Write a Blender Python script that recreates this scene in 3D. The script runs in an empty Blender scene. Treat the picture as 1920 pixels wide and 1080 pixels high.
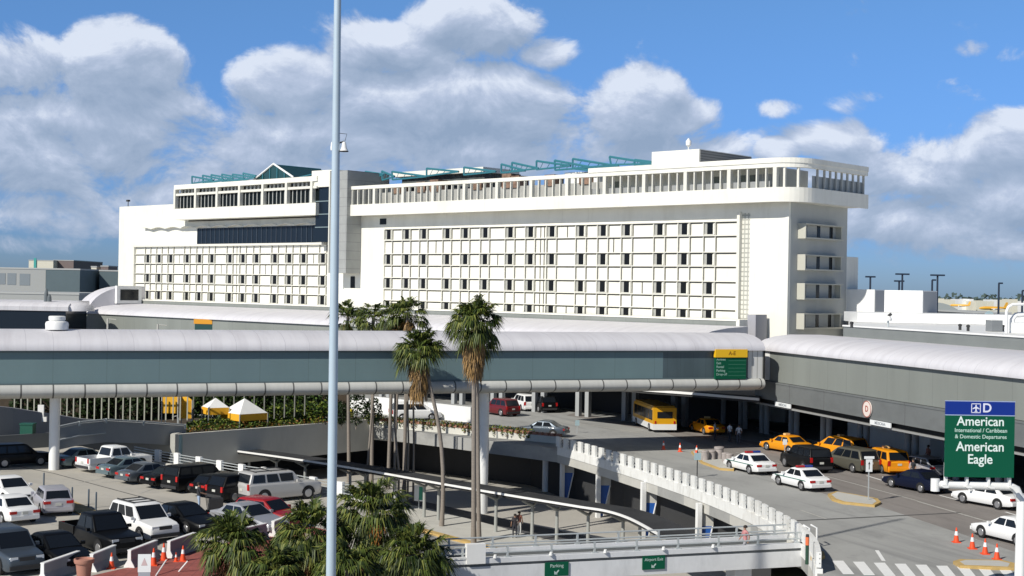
import bpy, bmesh, math, random
from mathutils import Vector, Matrix
R=math.radians; PI=math.pi
random.seed(7)
scene=bpy.context.scene
COL=scene.collection
# ---------------------------------------------------------------- camera
F=2600.0; ROLL=.018; CZ=13.4
cr,sr=math.cos(ROLL),math.sin(ROLL)
def ray(px,py):
    u=(px-960)/F; v=(540-py)/F
    return Vector((u*cr-v*sr,1.0,u*sr+v*cr))
CAM=Vector((0,0,CZ))
def at(px,py,z=0.0):
    d=ray(px,py); t=(z-CZ)/d.z
    return Vector((d.x*t,t,z))
def atY(px,py,Y):
    return CAM+ray(px,py)*Y
cam=bpy.data.cameras.new('camera'); co=bpy.data.objects.new('camera',cam); COL.objects.link(co)
cam.sensor_width=36; cam.lens=36*F/1920; cam.clip_start=.5; cam.clip_end=20000
m=Matrix(((cr,-sr,0,0),(0,0,-1,0),(sr,cr,0,CZ),(0,0,0,1)))
co.matrix_world=m
scene.camera=co
# ---------------------------------------------------------------- materials
_M={}
def mat(name,c,rough=.6,metal=0.0,var=0.0,vs=1.0,coat=0.0,bump=0.0,stretch=(1,1,1),spec=.5,c2=None):
    if name in _M: return _M[name]
    m=bpy.data.materials.new(name); m.use_nodes=True
    nt=m.node_tree; b=nt.nodes['Principled BSDF']
    b.inputs['Base Color'].default_value=(*c,1)
    b.inputs['Roughness'].default_value=rough
    b.inputs['Metallic'].default_value=metal
    b.inputs['Coat Weight'].default_value=coat
    b.inputs['Specular IOR Level'].default_value=spec
    if coat: b.inputs['Coat Roughness'].default_value=.06
    if var or bump:
        tc=nt.nodes.new('ShaderNodeTexCoord'); mp=nt.nodes.new('ShaderNodeMapping')
        mp.inputs['Scale'].default_value=stretch
        nt.links.new(tc.outputs['Object'],mp.inputs['Vector'])
        n=nt.nodes.new('ShaderNodeTexNoise'); n.inputs['Scale'].default_value=vs; n.inputs['Detail'].default_value=6
        n.inputs['Roughness'].default_value=.62
        nt.links.new(mp.outputs[0],n.inputs['Vector'])
        if var:
            rp=nt.nodes.new('ShaderNodeValToRGB')
            a=[max(0,x*(1-var)) for x in c]; d=c2 or [min(1,x*(1+var)) for x in c]
            rp.color_ramp.elements[0].position=.32; rp.color_ramp.elements[0].color=(*a,1)
            rp.color_ramp.elements[1].position=.68; rp.color_ramp.elements[1].color=(*d,1)
            nt.links.new(n.outputs['Fac'],rp.inputs[0]); nt.links.new(rp.outputs[0],b.inputs['Base Color'])
        if bump:
            bp=nt.nodes.new('ShaderNodeBump'); bp.inputs['Strength'].default_value=bump
            nt.links.new(n.outputs['Fac'],bp.inputs['Height']); nt.links.new(bp.outputs[0],b.inputs['Normal'])
    _M[name]=m
    return m
def seam(m,axis,period,width,dark,offset=0.0):
    """thin joints across a surface, in object space"""
    nt=m.node_tree; b=nt.nodes['Principled BSDF']
    tc=nt.nodes.new('ShaderNodeTexCoord'); sp=nt.nodes.new('ShaderNodeSeparateXYZ'); nt.links.new(tc.outputs['Object'],sp.inputs[0])
    a=nt.nodes.new('ShaderNodeMath'); a.operation='ADD'; a.inputs[1].default_value=offset+1000*period; nt.links.new(sp.outputs[axis],a.inputs[0])
    d=nt.nodes.new('ShaderNodeMath'); d.operation='MODULO'; d.inputs[1].default_value=period; nt.links.new(a.outputs[0],d.inputs[0])
    l=nt.nodes.new('ShaderNodeMath'); l.operation='LESS_THAN'; l.inputs[1].default_value=width; nt.links.new(d.outputs[0],l.inputs[0])
    mx=nt.nodes.new('ShaderNodeMix'); mx.data_type='RGBA'
    nt.links.new(l.outputs[0],mx.inputs[0])
    src=b.inputs['Base Color']
    if src.is_linked:
        nt.links.new(src.links[0].from_socket,mx.inputs[6])
    else: mx.inputs[6].default_value=src.default_value[:]
    mx.inputs[7].default_value=(*dark,1)
    nt.links.new(mx.outputs[2],src)
    return m
def patch(m,scale,lo,hi,colour,stretch=(1,1,1),amt=.6):
    """blotches of another tone (stains, repairs) in object space"""
    nt=m.node_tree; b=nt.nodes['Principled BSDF']
    tc=nt.nodes.new('ShaderNodeTexCoord'); mp=nt.nodes.new('ShaderNodeMapping'); mp.inputs['Scale'].default_value=stretch
    nt.links.new(tc.outputs['Object'],mp.inputs[0])
    n=nt.nodes.new('ShaderNodeTexNoise'); n.inputs['Scale'].default_value=scale; n.inputs['Detail'].default_value=8; n.inputs['Roughness'].default_value=.7
    nt.links.new(mp.outputs[0],n.inputs['Vector'])
    r=nt.nodes.new('ShaderNodeMapRange'); r.inputs[1].default_value=lo; r.inputs[2].default_value=hi; r.inputs[4].default_value=amt
    nt.links.new(n.outputs['Fac'],r.inputs[0])
    mx=nt.nodes.new('ShaderNodeMix'); mx.data_type='RGBA'; nt.links.new(r.outputs[0],mx.inputs[0])
    src=b.inputs['Base Color']
    if src.is_linked: nt.links.new(src.links[0].from_socket,mx.inputs[6])
    else: mx.inputs[6].default_value=src.default_value[:]
    mx.inputs[7].default_value=(*colour,1)
    nt.links.new(mx.outputs[2],src)
    return m
def streak(m,rot,scale,lo,hi,colour,ratio=14,amt=.7):
    """wheel-worn streaks running along one heading"""
    nt=m.node_tree; b=nt.nodes['Principled BSDF']
    tc=nt.nodes.new('ShaderNodeTexCoord'); mp=nt.nodes.new('ShaderNodeMapping'); mp.vector_type='TEXTURE'; mp.inputs['Rotation'].default_value=(0,0,rot); mp.inputs['Scale'].default_value=(ratio,1,1)
    nt.links.new(tc.outputs['Object'],mp.inputs[0])
    n=nt.nodes.new('ShaderNodeTexNoise'); n.inputs['Scale'].default_value=scale; n.inputs['Detail'].default_value=5; n.inputs['Roughness'].default_value=.6
    nt.links.new(mp.outputs[0],n.inputs['Vector'])
    r=nt.nodes.new('ShaderNodeMapRange'); r.inputs[1].default_value=lo; r.inputs[2].default_value=hi; r.inputs[4].default_value=amt
    nt.links.new(n.outputs['Fac'],r.inputs[0])
    mx=nt.nodes.new('ShaderNodeMix'); mx.data_type='RGBA'; nt.links.new(r.outputs[0],mx.inputs[0])
    src=b.inputs['Base Color']
    if src.is_linked: nt.links.new(src.links[0].from_socket,mx.inputs[6])
    else: mx.inputs[6].default_value=src.default_value[:]
    mx.inputs[7].default_value=(*colour,1)
    nt.links.new(mx.outputs[2],src)
    return m
WHITE=patch(patch(mat('white_stucco',(.79,.775,.70),.8,var=.04,vs=.5,bump=.05),.35,.5,.75,(.60,.58,.50),(1,1,.15),.55),1.4,.58,.75,(.50,.48,.42),(1,1,.08),.4)
WHITE2=mat('white_paint',(.80,.80,.78),.55,var=.03,vs=1.5)
RIB=mat('white_rib',(.72,.705,.63),.75)
PARA=patch(patch(mat('parapet_white',(.78,.78,.75),.7,var=.04,vs=1.2),1.3,.5,.72,(.50,.49,.45),(1,1,.4),.75),.25,.55,.7,(.62,.60,.55),(1,1,1),.6)
JOINT_SHADE=mat('joint_and_rib_shade',(.13,.125,.105),.9)  # dark joints, and shade painted beside the ribs
TILE=seam(seam(mat('grey_tile',(.33,.34,.33),.7,var=.08,vs=.8),2,1.2,.05,(.2,.2,.2)),0,1.4,.05,(.22,.22,.22))
GRILLE=seam(seam(mat('pierced_block',(.66,.65,.58),.8),2,.5,.14,(.35,.35,.31)),0,.45,.13,(.38,.38,.34))
END_SHADE=patch(mat('shaded_end_wall',(.44,.45,.43),.85,var=.05,vs=.3,bump=.05),.3,.5,.75,(.33,.34,.33),(1,1,.3),.5)  # shade of the white end wall put into this grey; blotches are stains
GLASS=mat('dark_glass',(.010,.013,.018),.12,spec=.35)
BGLASS=mat('window_glass',(.008,.009,.010),.25,spec=.25)
GGLASS=mat('gallery_glass',(.006,.009,.010),.35,spec=.15)
NGLASS=mat('navy_glass',(.010,.017,.028),.2,spec=.3)
GREYP=seam(mat('grey_panel',(.23,.245,.225),.55,var=.10,vs=.22,stretch=(1,1,.2)),0,3.0,.04,(.17,.18,.17))
GREYD=seam(patch(mat('dark_grey_panel',(.155,.165,.165),.6,var=.08,vs=.5),.4,.5,.8,(.10,.105,.105),(1,1,2),.6),0,6.0,.06,(.09,.09,.09))
TEAL=seam(seam(patch(mat('teal_band',(.15,.225,.235),.6,var=.05,vs=.6,stretch=(1,1,.3)),.12,.4,.7,(.145,.215,.235),(1,1,.1),.8),0,3.6,.05,(.12,.18,.19)),2,.62,.02,(.15,.21,.225))
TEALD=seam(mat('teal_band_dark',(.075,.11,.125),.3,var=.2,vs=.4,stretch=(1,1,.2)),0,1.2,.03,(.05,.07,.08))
ROOFM=seam(patch(patch(mat('white_roof',(.65,.64,.665),.55,var=.04,vs=.3),.9,.45,.72,(.52,.505,.53),(1,.10,.10),.75),.15,.5,.7,(.55,.54,.57),(1,1,1),.6),0,1.8,.04,(.50,.49,.52))
LIP=seam(patch(mat('concrete_lip',(.50,.50,.47),.7,var=.07,vs=.4,stretch=(1,.3,.3)),.8,.45,.75,(.36,.36,.33),(1,.2,.2),.6),0,2.1,.11,(.10,.10,.095))
CONC=patch(mat('concrete',(.50,.49,.45),.9,var=.06,vs=.6),.35,.5,.75,(.36,.36,.33),(1,1,1),.6)
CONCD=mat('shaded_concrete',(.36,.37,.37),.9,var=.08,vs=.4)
WALLC=patch(mat('planter_concrete',(.60,.59,.53),.9,var=.04,vs=.6),.4,.5,.8,(.45,.44,.40),(1,1,.3),.6)
DECK=patch(patch(mat('deck_concrete',(.34,.34,.325),.9,var=.09,vs=.12,bump=.05),.25,.5,.66,(.25,.25,.24),(1,.5,1),.8),1.5,.58,.72,(.21,.21,.20),(1,1,1),.45)
LANE=patch(patch(mat('lane_asphalt',(.235,.215,.20),.92,var=.08,vs=.15,bump=.05),.22,.5,.66,(.18,.165,.155),(1,.4,1),.8),1.8,.58,.72,(.13,.12,.115),(1,1,1),.45)
streak(DECK,math.radians(112),.55,.5,.68,(.22,.22,.215),18,.75); streak(LANE,math.radians(107),.6,.5,.68,(.14,.125,.115),18,.7)
DECK=patch(DECK,4.5,.66,.72,(.10,.10,.095),(1,1,1),.8); LANE=patch(LANE,4.5,.65,.72,(.07,.065,.06),(1,1,1),.8)
LOT=patch(patch(mat('lot_concrete',(.44,.415,.365),.92,var=.08,vs=.1,bump=.05),.25,.5,.68,(.35,.34,.31),(1,1,1),.8),1.1,.6,.72,(.22,.21,.19),(1,1,1),.5)
streak(LOT,math.radians(-45),.5,.52,.7,(.30,.285,.25),6,.6); patch(LOT,3.5,.65,.72,(.10,.095,.08),(1,1,1),.8)
GROUND=patch(mat('ground_concrete',(.42,.40,.36),.95,var=.1,vs=.1),.05,.5,.6,(.30,.29,.26),(1,1,1),.8)
BAND_SHADOW=mat('canopy_shadow',(.075,.075,.078),.9,var=.15,vs=.6)  # dark tone of the shadow painted below the bus canopy
BRICK=seam(seam(mat('red_brick',(.30,.085,.07),.85,var=.2,vs=1.5),0,.6,.05,(.22,.07,.06)),1,.6,.05,(.22,.07,.06))
YEL=patch(mat('yellow_kerb_paint',(.50,.34,.12),.8,var=.12,vs=2.0),1.6,.52,.7,(.42,.33,.2),(1,1,1),.8)
MARK=patch(mat('road_paint',(.80,.80,.78),.7,var=.04,vs=2.0),2.5,.58,.8,(.5,.5,.48),(1,1,1),.6)
MARKF=patch(mat('worn_road_paint',(.48,.47,.43),.7,var=.1,vs=2.0),2.5,.45,.65,(.3,.29,.27),(1,1,1),.9)
OIL=0
BLACK=mat('black_rubber',(.012,.012,.012),.8)
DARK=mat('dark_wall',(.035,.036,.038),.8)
STEEL=mat('galvanised_steel',(.50,.53,.53),.45,.3,var=.06,vs=2)
POLEM=mat('pole_paint',(.46,.56,.64),.42,.1,var=.04,vs=.5)
TEALST=mat('teal_steel',(.04,.19,.24),.5)
TGLASS=mat('greenhouse_glass',(.02,.06,.06),.15)
BLUE=mat('blue_paint',(.012,.09,.36),.5)
GREEN=mat('sign_green',(.0,.085,.042),.6,spec=.25)
SBLUE=mat('sign_blue',(.006,.03,.24),.6,spec=.25)
SWHITE=mat('sign_white',(.80,.82,.82),.6)
SYEL=mat('sign_yellow',(.85,.50,.01),.5)
SORA=mat('sign_orange',(.62,.27,.01),.5)
ORANGE=mat('cone_orange',(.80,.085,.02),.5)
TIRE=mat('tyre',(.015,.015,.016),.85)
RIMM=mat('rim_metal',(.45,.45,.46),.35,.7)
RED=mat('tail_lamp_red',(.45,.012,.012),.2)
LAMP=mat('head_lamp',(.72,.74,.76),.12)
CHROME=mat('plate',(.55,.55,.5),.5)
TERRA=mat('terracotta',(.42,.20,.145),.85,var=.06,vs=3)
# ---------------------------------------------------------------- mesh builder
class MB:
    def __init__(s): s.v=[]; s.f=[]; s.m=[]; s.cur=0
    def quad(s,*p):
        n=len(s.v); s.v+= [tuple(q) for q in p]; s.f.append(tuple(range(n,n+len(p)))); s.m.append(s.cur); return s
    def box(s,x0,x1,y0,y1,z0,z1):
        n=len(s.v)
        s.v+=[(x0,y0,z0),(x1,y0,z0),(x1,y1,z0),(x0,y1,z0),(x0,y0,z1),(x1,y0,z1),(x1,y1,z1),(x0,y1,z1)]
        for f in ((3,2,1,0),(4,5,6,7),(0,1,5,4),(1,2,6,5),(2,3,7,6),(3,0,4,7)):
            s.f.append(tuple(n+i for i in f)); s.m.append(s.cur)
        return s
    def prism(s,poly,z0,z1):
        n=len(s.v); k=len(poly)
        ar=sum(poly[i][0]*poly[(i+1)%k][1]-poly[(i+1)%k][0]*poly[i][1] for i in range(k))
        if ar<0: poly=poly[::-1]
        zz=lambda z,i: z[i] if isinstance(z,(list,tuple)) else z
        s.v+=[(p[0],p[1],zz(z0,i)) for i,p in enumerate(poly)]+[(p[0],p[1],zz(z1,i)) for i,p in enumerate(poly)]
        s.f.append(tuple(n+i for i in reversed(range(k)))); s.m.append(s.cur)
        s.f.append(tuple(n+k+i for i in range(k))); s.m.append(s.cur)
        for i in range(k):
            j=(i+1)%k; s.f.append((n+i,n+j,n+k+j,n+k+i)); s.m.append(s.cur)
        return s
    def ext(s,prof,x0,x1,cap=True):
        """profile of (y,z) run along x; profile given counter-clockwise seen from +x"""
        n=len(s.v); k=len(prof)
        s.v+=[(x0,p[0],p[1]) for p in prof]+[(x1,p[0],p[1]) for p in prof]
        for i in range(k):
            j=(i+1)%k; s.f.append((n+i,n+k+i,n+k+j,n+j)[::-1]); s.m.append(s.cur)
        if cap:
            s.f.append(tuple(n+i for i in reversed(range(k)))); s.m.append(s.cur)
            s.f.append(tuple(n+k+i for i in range(k))); s.m.append(s.cur)
        return s
    def tube(s,pts,rad,seg=8,cap=True):
        pts=[Vector(p) for p in pts]; k=len(pts); n0=len(s.v)
        if not isinstance(rad,(list,tuple)): rad=[rad]*k
        up=None
        for i,p in enumerate(pts):
            t=(pts[min(i+1,k-1)]-pts[max(i-1,0)]).normalized()
            if up is None:
                a=Vector((0,0,1)) if abs(t.z)<.9 else Vector((1,0,0)); up=(a-t*a.dot(t)).normalized()
            else: up=(up-t*up.dot(t)).normalized()
            w=t.cross(up)
            for j in range(seg):
                an=2*PI*j/seg; s.v.append(tuple(p+(up*math.cos(an)+w*math.sin(an))*rad[i]))
        for i in range(k-1):
            for j in range(seg):
                a=n0+i*seg+j; b=n0+i*seg+(j+1)%seg; s.f.append((a,b,b+seg,a+seg)); s.m.append(s.cur)
        if cap:
            s.f.append(tuple(n0+j for j in reversed(range(seg)))); s.m.append(s.cur)
            s.f.append(tuple(n0+(k-1)*seg+j for j in range(seg))); s.m.append(s.cur)
        return s
    def lathe(s,prof,x=0,y=0,seg=16):
        n0=len(s.v); k=len(prof)
        for r,z in prof:
            for j in range(seg): s.v.append((x+r*math.cos(2*PI*j/seg),y+r*math.sin(2*PI*j/seg),z))
        for i in range(k-1):
            for j in range(seg):
                a=n0+i*seg+j; b=n0+i*seg+(j+1)%seg; s.f.append((a,b,b+seg,a+seg)); s.m.append(s.cur)
        s.f.append(tuple(n0+j for j in reversed(range(seg)))); s.m.append(s.cur)
        s.f.append(tuple(n0+(k-1)*seg+j for j in range(seg))); s.m.append(s.cur)
        return s
    def split(s,name,mats,parent=None,per=8):
        """one object for each box of the builder"""
        out=[]; per_f=6
        for i in range(len(s.v)//per):
            q=MB(); q.v=s.v[i*per:(i+1)*per]; q.f=[tuple(k-i*per for k in f) for f in s.f[i*per_f:(i+1)*per_f]]; q.m=s.m[i*per_f:(i+1)*per_f]
            out.append(q.build(name,mats,parent))
        return out
    def build(s,name,mats,parent=None,smooth=0,loc=None):
        me=bpy.data.meshes.new(name); me.from_pydata(s.v,[],s.f)
        if not isinstance(mats,(list,tuple)): mats=[mats]
        for q in mats: me.materials.append(q)
        me.polygons.foreach_set('material_index',s.m)
        if smooth:
            me.polygons.foreach_set('use_smooth',[True]*len(me.polygons)); me.set_sharp_from_angle(angle=R(smooth))
        me.update()
        o=bpy.data.objects.new(name,me); COL.objects.link(o)
        if parent: o.parent=parent
        if loc is not None: o.location=loc
        return o
def recentre(o):
    """move the origin of a lone mesh to the middle of its foot"""
    vs=o.data.vertices
    xs=[v.co.x for v in vs]; ys=[v.co.y for v in vs]; zs=[v.co.z for v in vs]
    c=Vector(((min(xs)+max(xs))/2,(min(ys)+max(ys))/2,min(zs)))
    o.data.transform(Matrix.Translation(-c)); o.location=c; return o
def tag(o,label,cat,group=None):
    o['label']=label; o['category']=cat
    if group: o['group']=group
    return o
def struct(o,label=None,cat=None):
    o['kind']='structure'
    if label: o['label']=label
    if cat: o['category']=cat
    return o
def empty(name,loc,rz=0,label=None,cat=None,group=None):
    o=bpy.data.objects.new(name,None); COL.objects.link(o); o.location=loc; o.rotation_euler=(0,0,rz); o.empty_display_size=.3
    if label: tag(o,label,cat,group)
    return o
def kids(o): return [c for c in o.children]
def dup(o,parent=None):
    c=o.copy(); COL.objects.link(c)
    if parent: c.parent=parent
    for k in kids(o): dup(k,c)
    return c
def text(body,size,material,parent,loc,rot=(PI/2,0,0),name='lettering',bold=.02,align='CENTER',sx=1.0,depth=.01):
    cu=bpy.data.curves.new(name,'FONT'); cu.body=body; cu.size=size; cu.align_x=align; cu.align_y='CENTER'
    cu.offset=bold*size; cu.extrude=depth
    t=bpy.data.objects.new(name,cu); COL.objects.link(t)
    dg=bpy.context.evaluated_depsgraph_get(); dg.update()
    me=bpy.data.meshes.new_from_object(t.evaluated_get(dg))
    COL.objects.unlink(t); bpy.data.objects.remove(t); 
    me.materials.clear(); me.materials.append(material)
    o=bpy.data.objects.new(name,me); COL.objects.link(o); o.parent=parent; o.location=loc; o.rotation_euler=rot; o.scale=(sx,1,1)
    return o
# ---------------------------------------------------------------- world and sun
SUN=Vector((-.70*.788,-.714*.788,.616)).normalized()
az=math.atan2(SUN.x,SUN.y); el=math.asin(SUN.z)
w=bpy.data.worlds.new('World'); scene.world=w; w.use_nodes=True
nt=w.node_tree; N=nt.nodes; LK=nt.links
bg=N['Background']
def nd(t,**k):
    n=N.new(t)
    for a,b in k.items(): setattr(n,a,b)
    return n
def mth(tree,op,a,b=None,c=None,clamp=False):
    n=tree.nodes.new('ShaderNodeMath'); n.operation=op; n.use_clamp=clamp
    for i,x in enumerate((a,b,c)):
        if x is None: continue
        if isinstance(x,(int,float)): n.inputs[i].default_value=x
        else: tree.links.new(x,n.inputs[i])
    return n.outputs[0]
sky=nd('ShaderNodeTexSky',sky_type='NISHITA'); sky.sun_disc=False; sky.sun_elevation=el; sky.sun_rotation=az
sky.altitude=10; sky.air_density=1.0; sky.dust_density=.6; sky.ozone_density=2.0
# cloud cover as a function of azimuth and elevation
g=bpy.data.node_groups.new('cloud_cover','ShaderNodeTree')
g.interface.new_socket('A',in_out='INPUT',socket_type='NodeSocketFloat')
g.interface.new_socket('E',in_out='INPUT',socket_type='NodeSocketFloat')
g.interface.new_socket('D',in_out='OUTPUT',socket_type='NodeSocketFloat')
gi=g.nodes.new('NodeGroupInput'); go=g.nodes.new('NodeGroupOutput')
A=gi.outputs[0]; E=gi.outputs[1]
BL=[(40,150,100,60,.85),(245,150,100,72,1.15),(300,200,90,50,.8),(110,235,210,42,.9),(60,320,170,55,.8),(230,310,150,48,.7),
(390,315,130,36,.55),(300,375,120,34,.65),(90,400,130,40,.55),(60,460,140,18,.35),
(540,165,100,62,1.0),(870,50,115,58,1.0),(740,95,120,45,.95),(690,190,110,52,.95),(860,190,170,62,1.15),(960,225,90,52,1.0),
(600,255,170,45,.9),(480,290,110,36,.7),(800,280,260,40,.75),(1025,105,58,30,.75),(1185,205,88,60,1.15),(1270,228,80,34,.8),
(1010,285,130,34,.7),(1150,290,160,34,.6),(1350,300,90,28,.6),(1445,288,42,24,1.0),(1560,275,100,36,.7),(1700,345,170,40,.9),
(1880,285,95,55,1.15),(1850,385,140,50,1.0),(1650,410,140,42,.8),(1790,460,120,22,.4),(1590,200,55,22,.45),(1440,210,45,16,.45),
(1870,130,45,20,.45),(1790,120,30,14,.35),(1650,2,160,15,.6),(1500,330,120,30,.7),(40,60,120,10,.0),(150,270,300,110,.72),(800,250,380,110,.74),(1250,290,220,50,.62),(1740,370,260,110,.66),(180,420,160,30,.5),(560,330,140,30,.6),(60,245,130,40,.9),(330,250,60,40,.5),(1620,330,160,40,.8),(1760,300,100,34,.8),(1700,420,220,40,.8),(1830,462,160,26,.62),(1620,460,100,16,.35),(1900,340,90,50,.9),(620,60,60,30,.35),(1250,290,120,26,.7),(1120,150,40,18,.3),(2050,240,120,70,1.0),(-110,250,120,90,1.0)]
PV=g.nodes.new('ShaderNodeCombineXYZ'); g.links.new(A,PV.inputs[0]); g.links.new(E,PV.inputs[1])
acc=0.0
for (cx,cy,rx,ry,s) in BL:
    if s<=0: continue
    ca=(cx-960)/F; ce=(540+ROLL*(cx-960)-cy)/F; kx=F/(rx*1.06); ky=F/(ry*1.06)
    ma=g.nodes.new('ShaderNodeVectorMath'); ma.operation='MULTIPLY_ADD'; g.links.new(PV.outputs[0],ma.inputs[0]); ma.inputs[1].default_value=(kx,ky,0); ma.inputs[2].default_value=(-ca*kx,-ce*ky,0)
    dt=g.nodes.new('ShaderNodeVectorMath'); dt.operation='DOT_PRODUCT'; g.links.new(ma.outputs[0],dt.inputs[0]); g.links.new(ma.outputs[0],dt.inputs[1])
    v=mth(g,'MULTIPLY_ADD',dt.outputs['Value'],-.52*s,s)
    acc=mth(g,'MAXIMUM',v,acc)
cmb=g.nodes.new('ShaderNodeCombineXYZ'); g.links.new(A,cmb.inputs[0]); g.links.new(mth(g,'MULTIPLY',E,1.35),cmb.inputs[1])
n1=g.nodes.new('ShaderNodeTexNoise'); n1.inputs['Scale'].default_value=15; n1.inputs['Detail'].default_value=10; n1.inputs['Roughness'].default_value=.63; n1.inputs['Distortion'].default_value=.35
g.links.new(cmb.outputs[0],n1.inputs['Vector'])
n2=g.nodes.new('ShaderNodeTexNoise'); n2.inputs['Scale'].default_value=6; n2.inputs['Detail'].default_value=2
g.links.new(cmb.outputs[0],n2.inputs['Vector'])
# beyond the frame the cover follows broad noise
out=mth(g,'MULTIPLY',mth(g,'MULTIPLY',mth(g,'SUBTRACT',mth(g,'ABSOLUTE',A),.42),12,clamp=True),mth(g,'MULTIPLY',mth(g,'SUBTRACT',.42,E),5,clamp=True))
gen=mth(g,'MULTIPLY',mth(g,'SUBTRACT',n2.outputs['Fac'],.42),4.0,clamp=True)
acc=mth(g,'ADD',acc,mth(g,'MULTIPLY',out,mth(g,'MULTIPLY',gen,.6)))
D=mth(g,'ADD',acc,mth(g,'MULTIPLY',mth(g,'SUBTRACT',n1.outputs['Fac'],.5),2.1))
g.links.new(D,go.inputs[0])
tc=nd('ShaderNodeTexCoord'); sp=nd('ShaderNodeSeparateXYZ'); LK.new(tc.outputs['Generated'],sp.inputs[0])
AA=mth(nt,'ARCTAN2',sp.outputs[0],sp.outputs[1]); EE=mth(nt,'ARCSINE',sp.outputs[2])
def cover(da,de):
    n=nd('ShaderNodeGroup'); n.node_tree=g
    LK.new(mth(nt,'ADD',AA,da),n.inputs[0]); LK.new(mth(nt,'ADD',EE,de),n.inputs[1]); return n.outputs[0]
d0=cover(0,0); d1=cover(-.005,.015)
dens=nd('ShaderNodeMapRange',interpolation_type='SMOOTHSTEP'); LK.new(d0,dens.inputs[0]); dens.inputs[1].default_value=.20; dens.inputs[2].default_value=.60
# nothing below the horizon
lit=mth(nt,'MULTIPLY_ADD',mth(nt,'SUBTRACT',d0,d1),1.0,.42,clamp=True)
cr_=nd('ShaderNodeValToRGB'); LK.new(lit,cr_.inputs[0])
e=cr_.color_ramp.elements
e[0].position=.0; e[0].color=(3.7,4.85,6.7,1); e[1].position=1.0; e[1].color=(9.3,10.1,11.6,1)
q=e.new(.42); q.color=(4.9,6.0,7.9,1)
q=e.new(.68); q.color=(6.3,7.3,9.3,1)
mx=nd('ShaderNodeMix',data_type='RGBA')
LK.new(mth(nt,'MULTIPLY',dens.outputs[0],.95),mx.inputs[0])
tint=nd('ShaderNodeMix',data_type='RGBA',blend_type='MULTIPLY'); tint.inputs[0].default_value=1
LK.new(sky.outputs[0],tint.inputs[6]); 
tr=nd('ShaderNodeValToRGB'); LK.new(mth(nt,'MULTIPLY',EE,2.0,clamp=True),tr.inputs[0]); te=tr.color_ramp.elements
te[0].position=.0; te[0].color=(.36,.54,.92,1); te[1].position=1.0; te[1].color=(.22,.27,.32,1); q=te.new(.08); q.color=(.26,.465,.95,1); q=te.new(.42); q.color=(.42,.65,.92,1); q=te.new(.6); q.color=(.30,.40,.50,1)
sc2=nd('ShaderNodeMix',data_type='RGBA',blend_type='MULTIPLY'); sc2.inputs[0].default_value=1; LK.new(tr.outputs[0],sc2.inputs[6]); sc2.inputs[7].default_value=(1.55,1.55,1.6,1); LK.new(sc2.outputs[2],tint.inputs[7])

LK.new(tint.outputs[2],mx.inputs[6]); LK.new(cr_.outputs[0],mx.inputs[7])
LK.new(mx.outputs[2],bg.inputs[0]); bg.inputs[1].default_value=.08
sd=bpy.data.lights.new('sun','SUN'); sd.energy=4.7; sd.angle=R(.5); sd.color=(1,.955,.87)
so=bpy.data.objects.new('sun',sd); COL.objects.link(so); so.rotation_euler=(-SUN).to_track_quat('-Z','Y').to_euler(); so.location=(-40,-20,60)
scene.view_settings.view_transform='Standard'; scene.view_settings.look='None'; scene.view_settings.exposure=0; scene.view_settings.gamma=1
scene.render.engine='CYCLES'; scene.cycles.max_bounces=6
# ---------------------------------------------------------------- ground and decks
ZL=-4.5
o=MB(); o.quad((-6000,-300,ZL),(6000,-300,ZL),(6000,9000,ZL),(-6000,9000,ZL)); struct(o.build('ground',GROUND))
# parapet line of the curved ramp (world points of its outer top edge)
RAMP=[at(x,y,1.0) for x,y in ((1533,1036),(1524,1010),(1492,980),(1440,951),(1397,930),(1310,897),(1207,864),(1095,832),(1047,820))]
PW=[at(1046,819,.6),at(692,787,.6),at(330,815,.6)]
poly=[(p.x,p.y) for p in RAMP]+[(p.x,p.y) for p in PW[1:]]+[(-34,132),(-150,190),(-150,330),(200,330),(200,20),(14.2,20),(14.6,60)]
o=MB(); o.prism(poly,-1.1,0.0); struct(o.build('upper_roadway',DECK))
# terminal lanes, darker asphalt
ln=[at(x,y,0) for x,y in ((1250,812),(1335,848),(1465,902),(1565,932),(1650,950),(1800,1000),(1990,1064))]
ln2=[(45,60),(45,84),(20,128),(7,150),(6,147)]
o=MB(); o.prism([(p.x,p.y) for p in ln]+ln2,.004-.02,.004); struct(o.build('terminal_lanes',LANE))
# dark patch of old asphalt where the ramp meets the lanes
# parking lot deck
FT=[at(x,y,1.0) for x,y in ((250,836),(294,844),(330,850),(371,857),(410,864),(451,871),(494,877),(539,886),(585,895),(636,904),(690,914))]
lot=[(p.x,p.y+.12) for p in FT]+[(-7.2,80.5),(-4.4,66),(-3.5,40),(-90,40),(-90,112),(-34.5,112)]
o=MB(); o.prism(lot,-1.0,0.0); struct(o.build('parking_deck',LOT))
# brick plaza
bp=[at(x,y,0) for x,y in ((100,1096),(222,1068),(300,1052),(372,1030),(470,1008),(575,985),(640,1000),(700,1100))]
o=MB(); o.prism([(p.x,p.y) for p in bp],-.02,.004); struct(o.build('brick_plaza',BRICK))
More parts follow.
